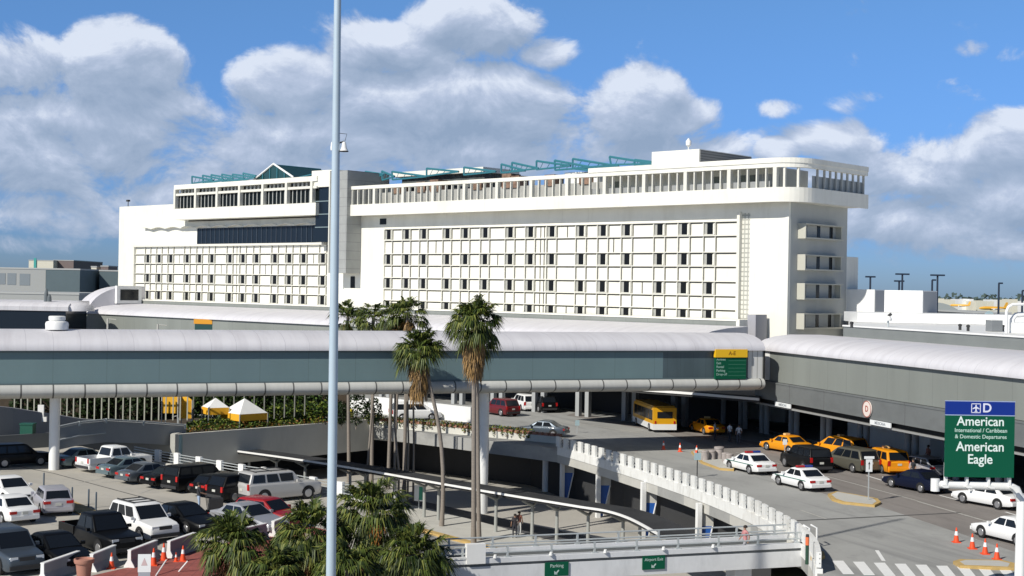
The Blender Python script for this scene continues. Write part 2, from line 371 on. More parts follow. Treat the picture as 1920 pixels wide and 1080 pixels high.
# lower road: canopy shadow painted as a dark strip, and a kerbed walk
lr=[at(x,y,ZL) for x,y in ((770,935),(900,963),(1000,985),(1100,1005),(1250,1050),(1250,1062),(1000,1005),(850,972),(740,950))]
o=MB(); o.prism([(p.x,p.y) for p in lr],ZL-.02,ZL+.004); struct(o.build('canopy_shadow_band',BAND_SHADOW))  # dark sheet on the concrete painted as the canopy's cast shadow
wk=[at(x,y,ZL+.15) for x,y in ((700,935),(790,950),(900,978),(1000,1005),(1120,1050),(1080,1060),(900,1018),(800,992),(680,960))]
o=MB(); o.prism([(p.x,p.y) for p in wk],ZL,ZL+.15); struct(o.build('kerb_walk',CONC))
yk=[at(x,y,ZL+.16) for x,y in ((680,957),(800,992),(900,1018),(1080,1060),(1078,1064),(899,1022),(799,996.5),(678,961))]
o=MB(); o.prism([(p.x,p.y) for p in yk],ZL,ZL+.16); struct(o.build('yellow_kerb',YEL))
lr=[at(x,y,ZL) for x,y in ((700,975),(800,1003),(900,1030),(1060,1075),(1060,1130),(700,1130))]
o=MB(); o.prism([(p.x,p.y) for p in lr],ZL-.02,ZL+.004); struct(o.build('service_road',mat('grey_road',(.25,.25,.245),.9,var=.1,vs=.4)))
# islands
def island(pts,label,mid=CONC):
    P=[at(x,y,.15) for x,y in pts]; c=sum(P,Vector())/len(P)
    e_=empty('traffic_island',(c.x,c.y,0),0,label,'traffic island','raised traffic islands of the upper roadway')
    o=MB(); o.prism([(p.x-c.x,p.y-c.y) for p in P],0,.15); o.build('kerb',YEL,e_)
    Q=[c+(p-c)*(1-.32/(p-c).length) for p in P]; o=MB(); o.prism([(p.x-c.x,p.y-c.y) for p in Q],.15,.156); o.build('island_top',mid,e_)
island([(1296,846),(1312,842),(1368,853),(1380,868),(1376,880),(1350,878),(1315,866)],'small island with worn yellow kerb carrying grey drums behind the farther police car')
island([(1552,926),(1567,921),(1600,926),(1645,934),(1652,941),(1640,947),(1580,941),(1560,935)],'long yellow kerbed island holding the thin white road sign')
island([(1787,1052),(1800,1048),(1880,1050),(1905,1056),(1902,1064),(1860,1063),(1800,1060)],'yellow kerbed island beside the row of four cones')
island([(1519,1036),(1528,1031),(1545,1034),(1547,1042),(1535,1047),(1520,1045)],'stub of yellow kerb at the end of the curved white parapet')
# markings: one sheet of paint per stripe
def stripe(p0,p1,wd,m=MARK,zz=.010):
    a=at(*p0,0); b=at(*p1,0); d=(b-a).normalized(); n=Vector((-d.y,d.x,0))*wd/2
    o=MB(); o.quad(*[(q.x,q.y,zz) for q in (a-n,b-n,b+n,a+n)]); return struct(recentre(o.build('lane_marking',m)))
for (a,b) in (((1625,892),(1664,904)),((1762,929),(1797,938)),((1885,960),(1915,969)),((1500,853),(1530,862)),((1560,872),(1590,881)),((1690,911),(1725,920)),
              ((1440,833),(1470,842))): stripe(a,b,.16)
stripe((1590,904),(1720,939),.14,MARKF); stripe((1720,940),(1865,982),.2,MARKF); stripe((1380,848),(1590,904),.12,MARKF); stripe((1865,982),(1960,1012),.2,MARKF)
stripe((1502,957),(1552,974),.16,MARKF); stripe((1644,1032),(1657,1052),.2,MARK)
stripe((1170,835),(1290,838),.16,MARKF); stripe((1060,790),(1200,812),.2,MARKF); stripe((1330,815),(1420,836),.14,MARKF)
for i in range(9):
    dx=39.0*i; dy=1.9*i
    c=[at(1560+dx,1051.5+dy),at(1581+dx,1051.5+dy),at(1602+dx,1077+dy),at(1581+dx,1077+dy)]
    o=MB(); o.quad(*[(q.x,q.y,.010) for q in c[::-1]]); struct(recentre(o.build('crosswalk_bar',MARK)))
EXPJ=mat('expansion_joint',(.07,.07,.07),.8)
a=at(1495,977); b=at(1640,970); c=at(1802,962)
o=MB()
for p,q in ((a,b),(b,c)):
    o.quad((p.x,p.y,.012),(q.x,q.y,.012),(q.x,q.y+.22,.012),(p.x,p.y+.22,.012))
struct(o.build('expansion_joint',EXPJ))
o=MB(); p=at(1,872); 
pts=[at(x,y) for x,y in ((0,868),(100,888),(200,915),(300,942),(370,960))]
for p,q in zip(pts,pts[1:]): o.quad((p.x,p.y,.006),(q.x,q.y,.006),(q.x,q.y+.16,.006),(p.x,p.y+.16,.006))
struct(o.build('deck_joint',EXPJ))
stripe((0,885),(60,880),.12,MARKF)
for p0,p1 in (((150,905),(215,893)),((262,925),(300,912)),((60,975),(110,985)),((190,905),(262,900))): stripe(p0,p1,.12,MARKF)
# ---------------------------------------------------------------- hotel
HA=math.atan2(-.679,.734); HO=Vector((28.5,143.4,0)); hx=Vector((math.cos(HA),math.sin(HA),0)); hy=Vector((-math.sin(HA),math.cos(HA),0))
def plane(px,py,O,ux,uy,y0):
    """where the sight line meets the plane y=y0 of a frame: (x,z)"""
    d=ray(px,py); t=((O+uy*y0)-CAM).dot(uy)/d.dot(uy); p=CAM+d*t
    return (p-O).dot(ux),p.z
def hp(px,py=500,y0=0): return plane(px,py,HO,hx,hy,y0)
hotel=empty('hotel_building',HO,HA,'long white hotel block with small dark windows and an overhanging roof terrace','hotel')
XL=hp(222)[0]; XG=hp(345)[0]; XC=hp(612)[0]; XT=hp(675)[0]; XT0=hp(645)[0]
o=MB(); o.box(XL,0,0,12,0,20.5); o.box(XG+1.01,0,.0,12,20.5,22.85); o.box(XL,XG+1,0,12,20.5,25.7); o.box(XG+1,XT0,3,12,22.85,27.4)
o.box(-4,0,12,14.6,0,17.5)
o.build('wall',[WHITE],hotel)
# end wall skin; the white wall's shade is put into its grey
o=MB(); o.box(.0,.03,.35,12.0,0,22.8); o.build('shaded_end_wall',END_SHADE,hotel)
# slab of the end wall setback
ROWS=[20.2,16.9,13.75,10.75]
COLS=[728,762,794,838,872,909,956,994,1034,1089,1130,1175,1236,1282,1330]
cx=[hp(p,500)[0] for p in COLS]
xa=hp(722)[0]; xb=hp(1385)[0]
def window(x,z,wd=.72,h=1.22):
    fr=MB()
    fr.box(x-wd/2-.42,x-wd/2-.30,-.26,-.002,z-h/2,z+h/2)
    fr.box(x+wd/2+.30,x+wd/2+.42,-.26,-.002,z-h/2,z+h/2)
    fr.box(x-wd/2-.42,x+wd/2+.42,-.20,-.002,z-h/2-.07,z-h/2)
    a=fr.build('window',RIB,hotel)
    g=MB(); g.box(x-wd/2+.02,x+wd/2+.02,-.03,-.002,z-h/2,z+h/2); g.build('pane',BGLASS,a)
    s=MB(); s.box(x-wd/2-.30,x-wd/2+.02,-.028,-.002,z-h/2,z+h/2); s.build('reveal',mat('window_reveal',(.38,.38,.35),.8),a)
for z in ROWS:
    for x in cx: window(x,z)
def grid(x0,x1,rows,cols,name,zt,zb,dz=.76,vj=True,extra=()):
    r=MB(); j=MB()
    zs=[]
    for z in rows: zs+= [z+dz,z-dz]
    for z in zs:
        if z<zb+.1 or z>zt: continue
        r.box(x0,x1,-.24,-.001,z-.05,z+.05)
        j.box(x0,x1,-.02,-.0015,z-.20,z-.052)  # dark strip under each rib, painted where its shadow falls
    for x in cols:
        for s in (-1,1):
            xx=x+s*.78
            for k,(za,zc) in enumerate(zip([zt]+zs,zs+[zb])):
                if za-zc<.25: continue
                r.box(xx-.04,xx+.04,-.15,-.001,max(zc,zb)+.06,za-.06)
                j.box(xx+.042,xx+.15,-.018,-.0015,max(zc,zb)+.06,za-.06)  # same to the right of each upright rib, joint and shadow in one
    for (x,k) in extra:
        za=([zt]+zs)[k]; zc=(zs+[zb])[k]
        j.box(x-.08,x+.08,-.018,-.0015,zc+.06,za-.06)
    r.build(name,RIB,hotel); j.build('joints_and_rib_shade',JOINT_SHADE,hotel)
def ex(p): return hp(p)[0]
grid(xa,xb,ROWS,cx,'facade_ribs',21.0,9.6,extra=[(ex(1013),k) for k in range(9)]+[(ex(1020),k) for k in range(9)]+[(ex(817),2),(ex(1063),1),(ex(933),3),(ex(1205),5),(ex(1150),2),(ex(1063),7)])
o=MB(); o.box(xb,xb+.35,-.5,0-.001,9.5,21.9); o.box(xa-.25,xa,-.2,-.001,9.6,21.1); o.build('facade_pilaster',RIB,hotel)
o=MB(); o.box(ex(1388),ex(1405),-.02,-.001,9.0,21.8); o.build('pierced_screen',GRILLE,hotel)
# left wing grid
LR=[17.05,13.95,11.2]
LC=[hp(200+c/4)[0] for c in (310,395,482,605,697,790,925,1023,1125,1262,1370,1477,1622)]
xl0=ex(255); xl1=ex(611)
for z in LR:
    for x in LC: window(x,z,.85,1.2)
grid(xl0,xl1,LR,LC,'wing_ribs',19.0,9.8,extra=[(ex(444),k) for k in range(7)]+[(ex(437),k) for k in range(7)]+[(ex(336),1),(ex(588),1),(ex(415),2),(ex(498),2)])
o=MB(); o.box(xl0-.3,XC,-.45,-.001,18.98,19.3); o.box(xl0-.3,xl0,-.4,-.001,9.6,18.98); o.build('wing_cornice',RIB,hotel)
# dark glazed band and wavy canopy
xd0=ex(370)
o=MB(); o.box(xd0,XT0,-.05,-.002,19.32,21.75); gb=o.build('glazed_band',NGLASS,hotel)
o=MB()
k=int((XT0-xd0)/1.15)
for i in range(k+1):
    x=xd0+(XT0-xd0)*i/k; o.box(x-.05,x+.05,-.12,-.051,19.33,21.7)
o.split('mullion',mat('navy_frame',(.05,.065,.09),.5),gb)
o=MB(); xs=[ex(271)+(XT0-ex(271))*i/170 for i in range(171)]
wv=lambda x:21.78+.28*abs(math.sin((x-xd0)*PI/4.1))
for a,b in zip(xs,xs[1:]):
    n=len(o.v); za,zb=wv(a),wv(b)
    o.v+=[(a,-.6,za),(b,-.6,zb),(b,-.002,zb),(a,-.002,za),(a,-.6,za+.12),(b,-.6,zb+.12),(b,-.002,zb+.12),(a,-.002,za+.12)]
    for f in ((3,2,1,0),(4,5,6,7),(0,1,5,4),(2,3,7,6)): o.f.append(tuple(n+q for q in f)); o.m.append(0)
o.build('wavy_canopy',RIB,hotel)
# left gallery
xg0=ex(345); xg1=ex(613)
def yb(o,z0,z1,y0,y1,x0=xg0,x1=xg1): o.box(x0,x1,y0,y1,z0,z1)
o=MB(); yb(o,23.05,24.75,-2.2,3); o.build('gallery_floor_band',WHITE,hotel)
o=MB(); yb(o,24.75,27.2,-1.62,-1.5); gg=o.build('gallery_glass',GGLASS,hotel)
o=MB(); yb(o,26.75,27.1,-2.1,-1.49); o.build('gallery_beam',RIB,hotel)
o=MB(); yb(o,27.75,28.45,-2.1,3); o.build('gallery_roof',WHITE,hotel)
o=MB(); yb(o,27.2,27.74,-.9,3); o.build('clerestory',GGLASS,hotel)
gc=[ex(200+c/4) for c in (590,745,907,1075,1250,1427,1617)]
for x in gc:
    o=MB(); o.box(x-.24,x+.24,-2.24,-1.49,24.74,27.76); o.build('gallery_column',RIB,hotel)
o=MB()
for a,b in zip(gc,gc[1:]):
    for i in range(1,6):
        x=a+(b-a)*i/6; o.box(x-.07,x+.07,-1.75,-1.63,24.76,26.74)
        o.box(x-.25,x+.15,-1.5,-.91,27.12,27.74)
o.split('gallery_fin',mat('grey_fin',(.42,.43,.41),.7),hotel)
# tower
o=MB(); o.box(XT0,XT+.1,-2.6,5,15.0,28.9); o.build('stair_tower',TILE,hotel)
o=MB(); o.box(XT0-5.0,XT0-.01,-1.9,4,26.9,29.2); o.build('tower_head',WHITE,hotel)
o=MB(); o.box(XT0-4.4,XT0-.01,-1.6,-.1,19.3,26.9); tg=o.build('tower_glazing',NGLASS,hotel)
o=MB()
for z in (21.3,23.1,24.9): o.box(XT0-4.41,XT0-.01,-1.66,-1.59,z,z+.1)
o.split('transom',mat('glass_transom',(.25,.32,.34),.5),tg)
o=MB(); o.box(XT0-.2,XT0-.005,-2.75,-1.5,15,28.95); o.build('tower_edge',RIB,hotel)
o=MB(); xm=ex(662); o.box(xm-.45,xm+.45,-.04,-.002,13.0,14.6); o.build('tower_window',BGLASS,hotel)
o=MB(); o.box(ex(711),ex(723),-.04,-.002,21.6,22.4); o.build('vent_opening',BGLASS,hotel)
# terrace with a rounded outer corner
def rr(off,x0=XT-.3,x1=2.2,y0=-2.0,y1=12.6,r=3.3,n=10):
    x1-=off; y0+=off; r=max(.3,r-off)
    P=[(x0,y1),(x0,y0)]+[(x1-r+r*math.sin(PI/2*i/n),y0+r-r*math.cos(PI/2*i/n)) for i in range(n+1)]+[(x1,y1)]
    return P
def ring(o,z0,z1,off,th):
    a=rr(off); b=rr(off+th)
    for i in range(len(a)-1):
        if i==0: continue
        p,q,r_,s_=a[i],a[i+1],b[i+1],b[i]
        n=len(o.v)
        for z in (z0,z1):
            for w_ in (p,q,r_,s_): o.v.append((w_[0],w_[1],z))
        for f in ((3,2,1,0),(4,5,6,7),(0,1,5,4),(2,3,7,6)): o.f.append(tuple(n+q_ for q_ in f)); o.m.append(0)
o=MB(); o.prism(rr(.25)[::-1],22.85,23.2); ring(o,22.75,24.25,0,.3); o.build('terrace_parapet',WHITE,hotel,smooth=30)
o=MB(); ring(o,26.3,26.75,.1,.5); o.build('terrace_beam',WHITE,hotel,smooth=30)
# thicker eaves on the right half
xh=ex(1120,)
o=MB(); P=[p for p in rr(.02)]; P[0]=(xh,12.6); P[1]=(xh,-1.98)
o2=MB()
ins=rr(2.6); ins[0]=(xh,12.6); ins[1]=(xh,.6)
for i in range(1,len(P)-1):
    p,q,r_,s_=P[i],P[i+1],ins[i+1],ins[i]; n=len(o.v)
    for z in (26.752,27.28):
        for w_ in (p,q,r_,s_): o.v.append((w_[0],w_[1],z))
    for f in ((3,2,1,0),(4,5,6,7),(0,1,5,4),(2,3,7,6)): o.f.append(tuple(n+q_ for q_ in f)); o.m.append(0)
o.build('terrace_eaves',WHITE,hotel,smooth=30)
xp0=hp(701,400,-1.8)[0]; xp1=hp(1453,340,-1.8)[0]
step=(xp1-xp0)/11
o=MB()
for i in range(-1,12):
    x=xp0+step*i
    if i>=0:
        q=MB(); q.box(x-.22,x+.22,-1.88,-1.4,24.26,26.29); q.build('terrace_post',RIB,hotel)
    for k in range(1,5):
        if i==11: break
        xx=x+step*k/5
        if xx>XT: o.box(xx-.07,xx+.07,-1.8,-1.45,24.26,26.29)
o.split('terrace_fin',RIB,hotel)
# posts round the corner and along the end
A_=rr(.3)
for i in (3,5,8): 
    p=A_[i]; q=MB(); q.box(p[0]-.12,p[0]+.12,p[1]-.12,p[1]+.12,24.26,26.29); q.build('terrace_post',RIB,hotel)
for y in (2.6,4.0,5.2,6.4,7.6,8.8,10,11.2,12.3):
    q=MB(); q.box(1.62,1.82,y-.10,y+.10,24.26,26.29); q.build('terrace_post',mat('post_grey',(.45,.46,.44),.7),hotel)
o=MB(); o.box(xh,-1.5,-1.35,-1.30,24.26,24.95); o.build('terrace_screen',mat('screen_grey',(.30,.31,.31),.6),hotel)
o=MB(); o.box(1.5,1.56,1.9,12.4,24.26,25.6); o.build('end_screen',mat('screen_pale',(.34,.37,.38),.4),hotel)
# inner terrace walls
o=MB(); o.box(XT+.2,xh,3.4,4.6,23.2,26.2); o.build('terrace_inner_wall',mat('inner_wall_grey',(.36,.36,.34),.8,var=.15,vs=.5),hotel)
o=MB(); o.box(xh,-2.6,1.0,8.0,23.2,26.7); iw=o.build('terrace_room',WHITE,hotel)
o=MB()
for px in (1146,1334,1378,1397): x=ex(px); o.box(x-.6,x+.5,.96,.998,23.3,25.9)
o.split('terrace_door',mat('door_grey',(.20,.22,.19),.6),iw)
o=MB()
for px in (1410,1427,1443): x=ex(px); o.box(x-.55,x+.45,.96,.998,24.6,25.9)
o.split('terrace_window',mat('pale_window',(.42,.42,.40),.4),iw)
px_=hp(1222,300,3)[0]; px2=hp(1311,300,3)[0]
o=MB(); o.box(px_,px2,3,13.5,26.9,29.3); o.build('lift_room',[WHITE],hotel)
o=MB(); o.box(px2,px2+.04,3.2,13.5,26.9,29.2); o.build('lift_room_shaded_side',seam(mat('louvre_shade_grey',(.26,.26,.25),.8),2,.3,.08,(.12,.12,.12)),hotel)  # ruled grey skin, the shade of this side put into its colour
o=MB(); x=hp(1291,270,5)[0]; o.tube([(x,5,29.3),(x,5,29.9)],.06); o.lathe([(.05,0),(.3,.25),(.32,.7),(.05,1.05)],x,5,10)
for i in range(len(o.v)):
    pass
o.v=[(a,b,c if c>20 else c+29.8) for a,b,c in o.v]; o.build('roof_dish',WHITE2,hotel,smooth=40)
# glazed ridge house
x0,zz=hp(480,335,4); x1=hp(548,331,4)[0]; xm=(x0+x1)/2; zt=hp(515,309,4)[1]; zb_=28.0
o=MB(); n=0
gh=MB(); gh.v+=[(x0,4,zb_),(x1,4,zb_),(x1,4,zb_+1.4),(xm,4,zt),(x0,4,zb_+1.4)]; gh.f.append((0,1,2,3,4)); gh.m.append(0)
gh.v+=[(x0,13,zb_),(x1,13,zb_),(x1,13,zb_+1.4),(xm,13,zt),(x0,13,zb_+1.4)]
for f in ((5,9,8,7,6),(0,5,6,1),(1,6,7,2),(2,7,8,3),(3,8,9,4),(4,9,5,0)): gh.f.append(f); gh.m.append(0)
gho=gh.build('ridge_house',TGLASS,hotel)
o=MB(); o.tube([(x0-.4,3.9,zb_+1.2),(xm,3.9,zt+.15),(x1+.4,3.9,zb_+1.2)],.16,6); o.build('ridge_frame',WHITE2,gho)
o=MB()
for f_ in (.2,.4,.6,.8): xx=x0+(x1-x0)*f_; o.box(xx-.07,xx+.07,3.88,3.95,zb_,zb_+1.4+(zt-zb_-1.4)*(1-abs(f_-.5)*2))
o.tube([(xm,4,zt),(xm,13,zt)],.1,6); o.build('ridge_mullions',TEALST,gho)
xr=hp(612,330,6)[0]
o=MB(); o.prism([(x1+.02,5.5),(xr,5.5),(xr,12),(x1+.02,12)],28.0,29.3); o.build('ridge_wing',TGLASS,gho)
o=MB(); o.tube([(x1,5.3,29.3),((x1+xr)/2+2,8,30.5),(xr,5.3,29.4)],.12,6); o.build('ridge_wing_frame',TEALST,gho)
# long white roof slab
sx0=hp(735,320,5)[0]; sx1=hp(906,310,5)[0]
o=MB(); o.box(sx0,sx1,5,12,28.45,29.1); sl=o.build('roof_slab',WHITE,hotel)
o=MB(); o.box(sx0+1.2,sx1-.5,5.8,11.5,26.5,28.44); o.build('roof_cabin',mat('dark_clutter',(.07,.08,.08),.8,var=.5,vs=1.5),sl)
# teal trusses
def truss(pa,pb,pc,y0=3.2,name='roof_truss'):
    a=hp(*pa,y0); b=hp(*pb,y0); c=hp(*pc,y0)
    A3=Vector((a[0],y0,a[1])); B3=Vector((b[0],y0,b[1])); C3=Vector((c[0],y0,c[1]))
    o=MB(); o.tube([A3,B3],.15,5); o.tube([A3,C3],.13,5); o.tube([C3,B3],.12,5)
    for k in range(1,5):
        f_=k/5; o.tube([A3.lerp(B3,f_),C3.lerp(B3,f_-.1)],.05,4)
    o.build(name,TEALST,hotel)
for t in (((1006,302),(1070,311),(1006,318)),((1074,298),(1160,312),(1074,316)),((1143,294),(1225,307),(1146,309)),((1074,316),(1120,321),(1160,309)),
          ((360,331),(400,338),(360,344)),((396,328),(436,335),(397,342)),((436,327),(478,333),(437,340)),
          ((685,322),(720,327),(686,339)),((716,321),(740,331),(717,338)),((940,308),(985,320),(940,324)),((800,316),(860,322),(800,330)),((655,326),(690,331),(655,341)),((735,322),(800,331),(736,337)),((960,305),(1010,316),(960,321)),((1040,301),(1110,314),(1041,319)),((380,329),(420,337),(381,344)),((416,327),(458,335),(417,341)),((456,325),(480,330),(457,339)),((1190,300),(1222,304),(1190,312)),((870,314),(930,322),(870,328))): truss(*t)
o=MB()
for px in (1015,1090,1165): 
    x=ex(px); o.box(x,x+5.5,4,9,26.2,27.6)
o.split('roof_equipment',WHITE2,hotel)
o=MB()
for (px,h) in ((700,.8),(745,.9),(770,1.1),(850,.7),(905,1.3),(985,.9),(1050,.7),(920,1.0)):
    x=ex(px); o.box(x,x+1.6,3.2,5,26.0,26.5+h)
o.split('potted_plant',mat('plant_brown',(.22,.14,.10),.9,var=.5,vs=1.2),hotel)
# end balconies
for (z1,z0) in ((20.7,19.1),(17.45,15.8),(14.45,12.75),(11.3,9.65)):
    o=MB(); y0,y1=1.7,9.7
    o.box(.031,1.0,y0,y1,z1-.12,z1); o.box(.031,1.0,y0,y1,z0,z0+.16); o.box(.031,1.0,y0,y0+.16,z0+.16,z1-.12); o.box(.031,.7,y1-.16,y1,z0+.16,z1-.12)
    b=o.build('balcony',mat('balcony_cream',(.50,.49,.42),.8),hotel)
    o=MB()
    for y in (2.9,5.6,8.2): o.box(.032,.06,y,y+.65,z0+.17,z1-.13)
    o.split('balcony_window',BGLASS,b)
# podium band
pb0=hp(212,560,-4)[0]; pb1=hp(1381,610,-4)[0]
o=MB(); o.box(pb0,pb1,-4,-.5,4,10.4); o.build('podium',GREYP,hotel)
o=MB(); o.box(pb0,pb1+.1,-4.08,-.5,10.4,10.55); o.box(pb1,pb1+.4,-4.08,-.5,4,10.55); o.build('podium_cap',WHITE,hotel)
o=MB(); o.box(pb1+.4,pb1+1.4,-2.6,-.5,4,11.1); o.build('podium_end',mat('pier_grey',(.35,.35,.38),.8),hotel)
o=MB(); o.tube([(XL+1,1,25.7),(XL+1,1,26.7)],.07,5); o.box(XL+.7,XL+1.3,.8,1.2,26.6,26.9); o.build('roof_camera',DARK,hotel)
# ---------------------------------------------------------------- curved-roof concourse along the hotel foot
cc=empty('concourse_building',HO,HA,'low grey concourse with a rounded white roof running along the foot of the hotel','terminal')
c0=plane(147,600,HO,hx,hy,-13)[0]; c1=-2.0
roofp=[(-13.3,8.35),(-13.2,8.7),(-12.2,9.15),(-10.5,9.5),(-8,9.75),(-4.2,9.9),(-4.2,8.35)]
o=MB(); o.ext(roofp[::-1],c0,c1); o.build('roof',ROOFM,cc,smooth=50)
o=MB(); o.box(c0+.3,c1,-13,-4.3,3.2,8.34); o.build('wall',GREYP,cc)
# open ground storey with columns
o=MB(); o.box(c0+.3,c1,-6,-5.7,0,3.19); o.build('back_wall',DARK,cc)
for i in range(26):
    x=c1-2-6.2*i
    if x<c0+2: break
    for d in (0,1.3):
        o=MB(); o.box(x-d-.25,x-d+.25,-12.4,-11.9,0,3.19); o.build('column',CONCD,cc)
# arched end
pr=[(-13.2,8.3)]+[(-13.2+7.6*(1-math.cos(PI/2*i/10)),8.3+4.3*math.sin(PI/2*i/10)) for i in range(11)]+[(-3.2,12.6),(-3.2,8.3)]
o=MB(); o.ext(pr[::-1],c0-.2,c0+3.0); ae=o.build('arched_end',ROOFM,cc,smooth=40)
o=MB(); o.box(c0+3.05,c0+3.6,-8.6,-4.2,9.9,12.65); fr_=o.build('end_frame',WHITE2,ae)
o=MB(); o.box(c0+3.61,c0+3.66,-8.0,-4.8,10.4,12.1); o.build('end_glass',GLASS,fr_)
# low white wall and far forecourt at the concourse foot
a=at(560,768); b=at(700,775); c=at(882,792)
lw=MB()
for p,q in ((a,b),(b,c)):
    d=(q-p).normalized(); n=Vector((-d.y,d.x,0))*.35
    lw.prism([(p.x,p.y),(q.x,q.y),(q.x+n.x,q.y+n.y),(p.x+n.x,p.y+n.y)],0,[1.75,1.5,1.5,1.75])
t=recentre(lw.build('low_wall',WHITE2)); tag(t,'low white wall seen under the skybridge behind the ivy planter','wall')
# ---------------------------------------------------------------- elevated skybridge
BA=math.atan2(.3718,.9283); BO=Vector((-31.7,96,0)); bx=Vector((math.cos(BA),math.sin(BA),0)); by=Vector((-math.sin(BA),math.cos(BA),0))
def bpn(px,py=690,y0=0): return plane(px,py,BO,bx,by,y0)
br=empty('skybridge',BO,BA,'elevated enclosed skybridge with white rounded roof and blue-grey side crossing the picture','skybridge')
X0,X1=-28,bpn(1430)[0]
rp=[(-.32,8.5),(-.34,8.75),(-.1,9.1),(.5,9.42),(1.5,9.7),(2.8,9.85),(4.2,9.85),(5.5,9.7),(6.5,9.42),(7.1,9.1),(7.34,8.75),(7.32,8.5)]
o=MB(); o.ext(rp[::-1],X0,X1); o.build('roof',ROOFM,br,smooth=50)
lp=[(-.05,6.14)]+[(-.05-.42*math.sin(PI*i/10)+ (0 if i<6 else 1.1*((i-5)/5)**2),6.14-1.02*(1-math.cos(PI*i/10))/2) for i in range(1,11)]+[(6,5.1),(7,5.6),(7.05,6.14)]
o=MB(); o.ext(lp,X0,X1); o.build('underside',LIP,br,smooth=50)
xj=bpn(1243)[0]; xe=bpn(1402)[0]
o=MB(); o.box(X0,xj,0,7,6.15,8.49); o.build('side_panels',TEAL,br)
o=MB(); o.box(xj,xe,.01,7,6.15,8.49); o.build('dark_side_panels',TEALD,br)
o=MB(); o.box(xe,X1,-.04,7,6.15,8.49); o.build('ribbed_end',seam(mat('ribbed_white',(.66,.66,.64),.6),0,.5,.10,(.42,.42,.40)),br)
o=MB(); o.box(X1,X1+.16,-.1,7,5.6,8.5); o.build('expansion_gap',BLACK,br)
o=MB(); o.box(X0,xe,-.12,-.001,8.36,8.49); o.box(X0,xe,-.10,-.001,6.14,6.24); o.build('side_trim',mat('trim_slate',(.10,.14,.15),.5),br)
for px,py,zb in ((101,875,0),(905,905,ZL)):
    h=CZ-zb; X,Y=at(px,py,zb)[:2]; p=Vector((X,Y,0))
    lx=(p-BO).dot(bx); 
    D_=bpn(px,py,1.9)[0]
    q=MB(); q.lathe([(.36 if zb==0 else .42,zb),(.36 if zb==0 else .42,5.12)],D_,1.9,20); q.build('column',WHITE2,br,smooth=40)
# vent on the skybridge roof
vx=bpn(107,620,2.6)[0]; pv=BO+bx*vx+by*2.8
vt=empty('roof_vent',(pv.x,pv.y,9.86),0,'white mushroom-shaped vent standing on the skybridge roof','vent')
o=MB(); o.lathe([(.78,0),(.80,.42),(.74,.55),(.55,.62)],0,0,24); o.build('vent_drum',WHITE2,vt,smooth=35)
o=MB(); o.lathe([(.50,.62),(.52,.66),(.58,.70),(.58,.92),(.50,.97)],0,0,24); o.build('vent_cap',WHITE2,vt,smooth=35)
# directory board on the skybridge
s0,zt_=bpn(1341,655,-.35); s1,_=bpn(1401,655,-.35); zb_=bpn(1341,711,-.35)[1]
P=BO+bx*((s0+s1)/2)+by*(-.35)
ds=empty('directory_board',(P.x,P.y,zb_),BA,'green listing board with a yellow header on the right end of the skybridge','sign')
W_=s1-s0; H_=zt_-zb_
o=MB(); o.box(-W_/2+.06,W_/2-.06,0,.22,0,H_*.73); o.build('green_panel',GREEN,ds)
o=MB(); o.box(-W_/2,W_/2,-.08,.22,H_*.731,H_); o.build('yellow_header',SYEL,ds)
text('A-E',H_*.18,mat('brown_lettering',(.30,.13,.0),.6),ds,(.05,-.085,H_*.865),bold=.02,depth=.004)
for i,tx in enumerate(('Airport','Exit','Rental','Parking','Drop-off')):
    z=H_*(.66-.125*i)
    text(tx if i else 'Airlines',H_*.115,mat('pale_green_lettering',(.32,.50,.43),.6),ds,(-W_/2+.14,-.004,z),align='LEFT',bold=.01,depth=.003)
o=MB()
for i in range(5): z=H_*(.61-.125*i); o.box(-.25,W_/2-.12,-.006,-.001,z,z+.035)
o.build('ruled_lines',mat('dull_green_line',(.05,.20,.13),.6),ds)
# ---------------------------------------------------------------- right terminal with departures canopy
TA=math.atan2(-.965,.263); TO=Vector((22.05,121.8,0)); tx=Vector((math.cos(TA),math.sin(TA),0)); ty=Vector((-math.sin(TA),math.cos(TA),0))
def tp(px,py=700,y0=0): return plane(px,py,TO,tx,ty,y0)
tm=empty('terminal_building',TO,TA,'long grey departures terminal with rounded white roof and a dark canopied kerbside on the right','terminal')
TX1=58
rp=[(-.32,8.35),(-.34,8.6),(-.1,8.95),(.5,9.27),(1.5,9.55),(3.0,9.72),(6.0,9.72),(6.0,8.35)]
o=MB(); o.ext(rp[::-1],-.6,TX1); o.build('roof',ROOFM,tm,smooth=50)
o=MB(); o.box(1.6,TX1,0,6,5.75,8.34); o.build('upper_wall',GREYP,tm)
o=MB(); o.box(-.6,1.6,-.05,6,5.9,8.34); o.build('white_end_panel',WHITE2,tm)
o=MB(); o.box(-.6,TX1,-.30,-.02,4.15,5.60); o.box(-.6,TX1,-.34,-.02,5.60,5.72); o.build('canopy_fascia',GREYD,tm)
o=MB(); o.box(-.6,TX1,-.02,.3,5.60,5.75); o.box(-.6,TX1,.1,.3,3.75,5.6); o.build('shadow_gap',BLACK,tm)
o=MB(); o.box(-.6,TX1,-.25,-.05,3.62,3.76); o.build('gutter_rail',mat('rail_grey',(.30,.30,.29),.6),tm)
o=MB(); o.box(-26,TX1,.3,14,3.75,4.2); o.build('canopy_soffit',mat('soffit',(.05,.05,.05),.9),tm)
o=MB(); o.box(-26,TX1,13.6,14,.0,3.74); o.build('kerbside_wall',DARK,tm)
o=MB(); o.box(-14,TX1,6.0,13.6,.0,.16); o.build('kerbside_walk',mat('walk_grey',(.16,.16,.15),.9),tm)
k=0
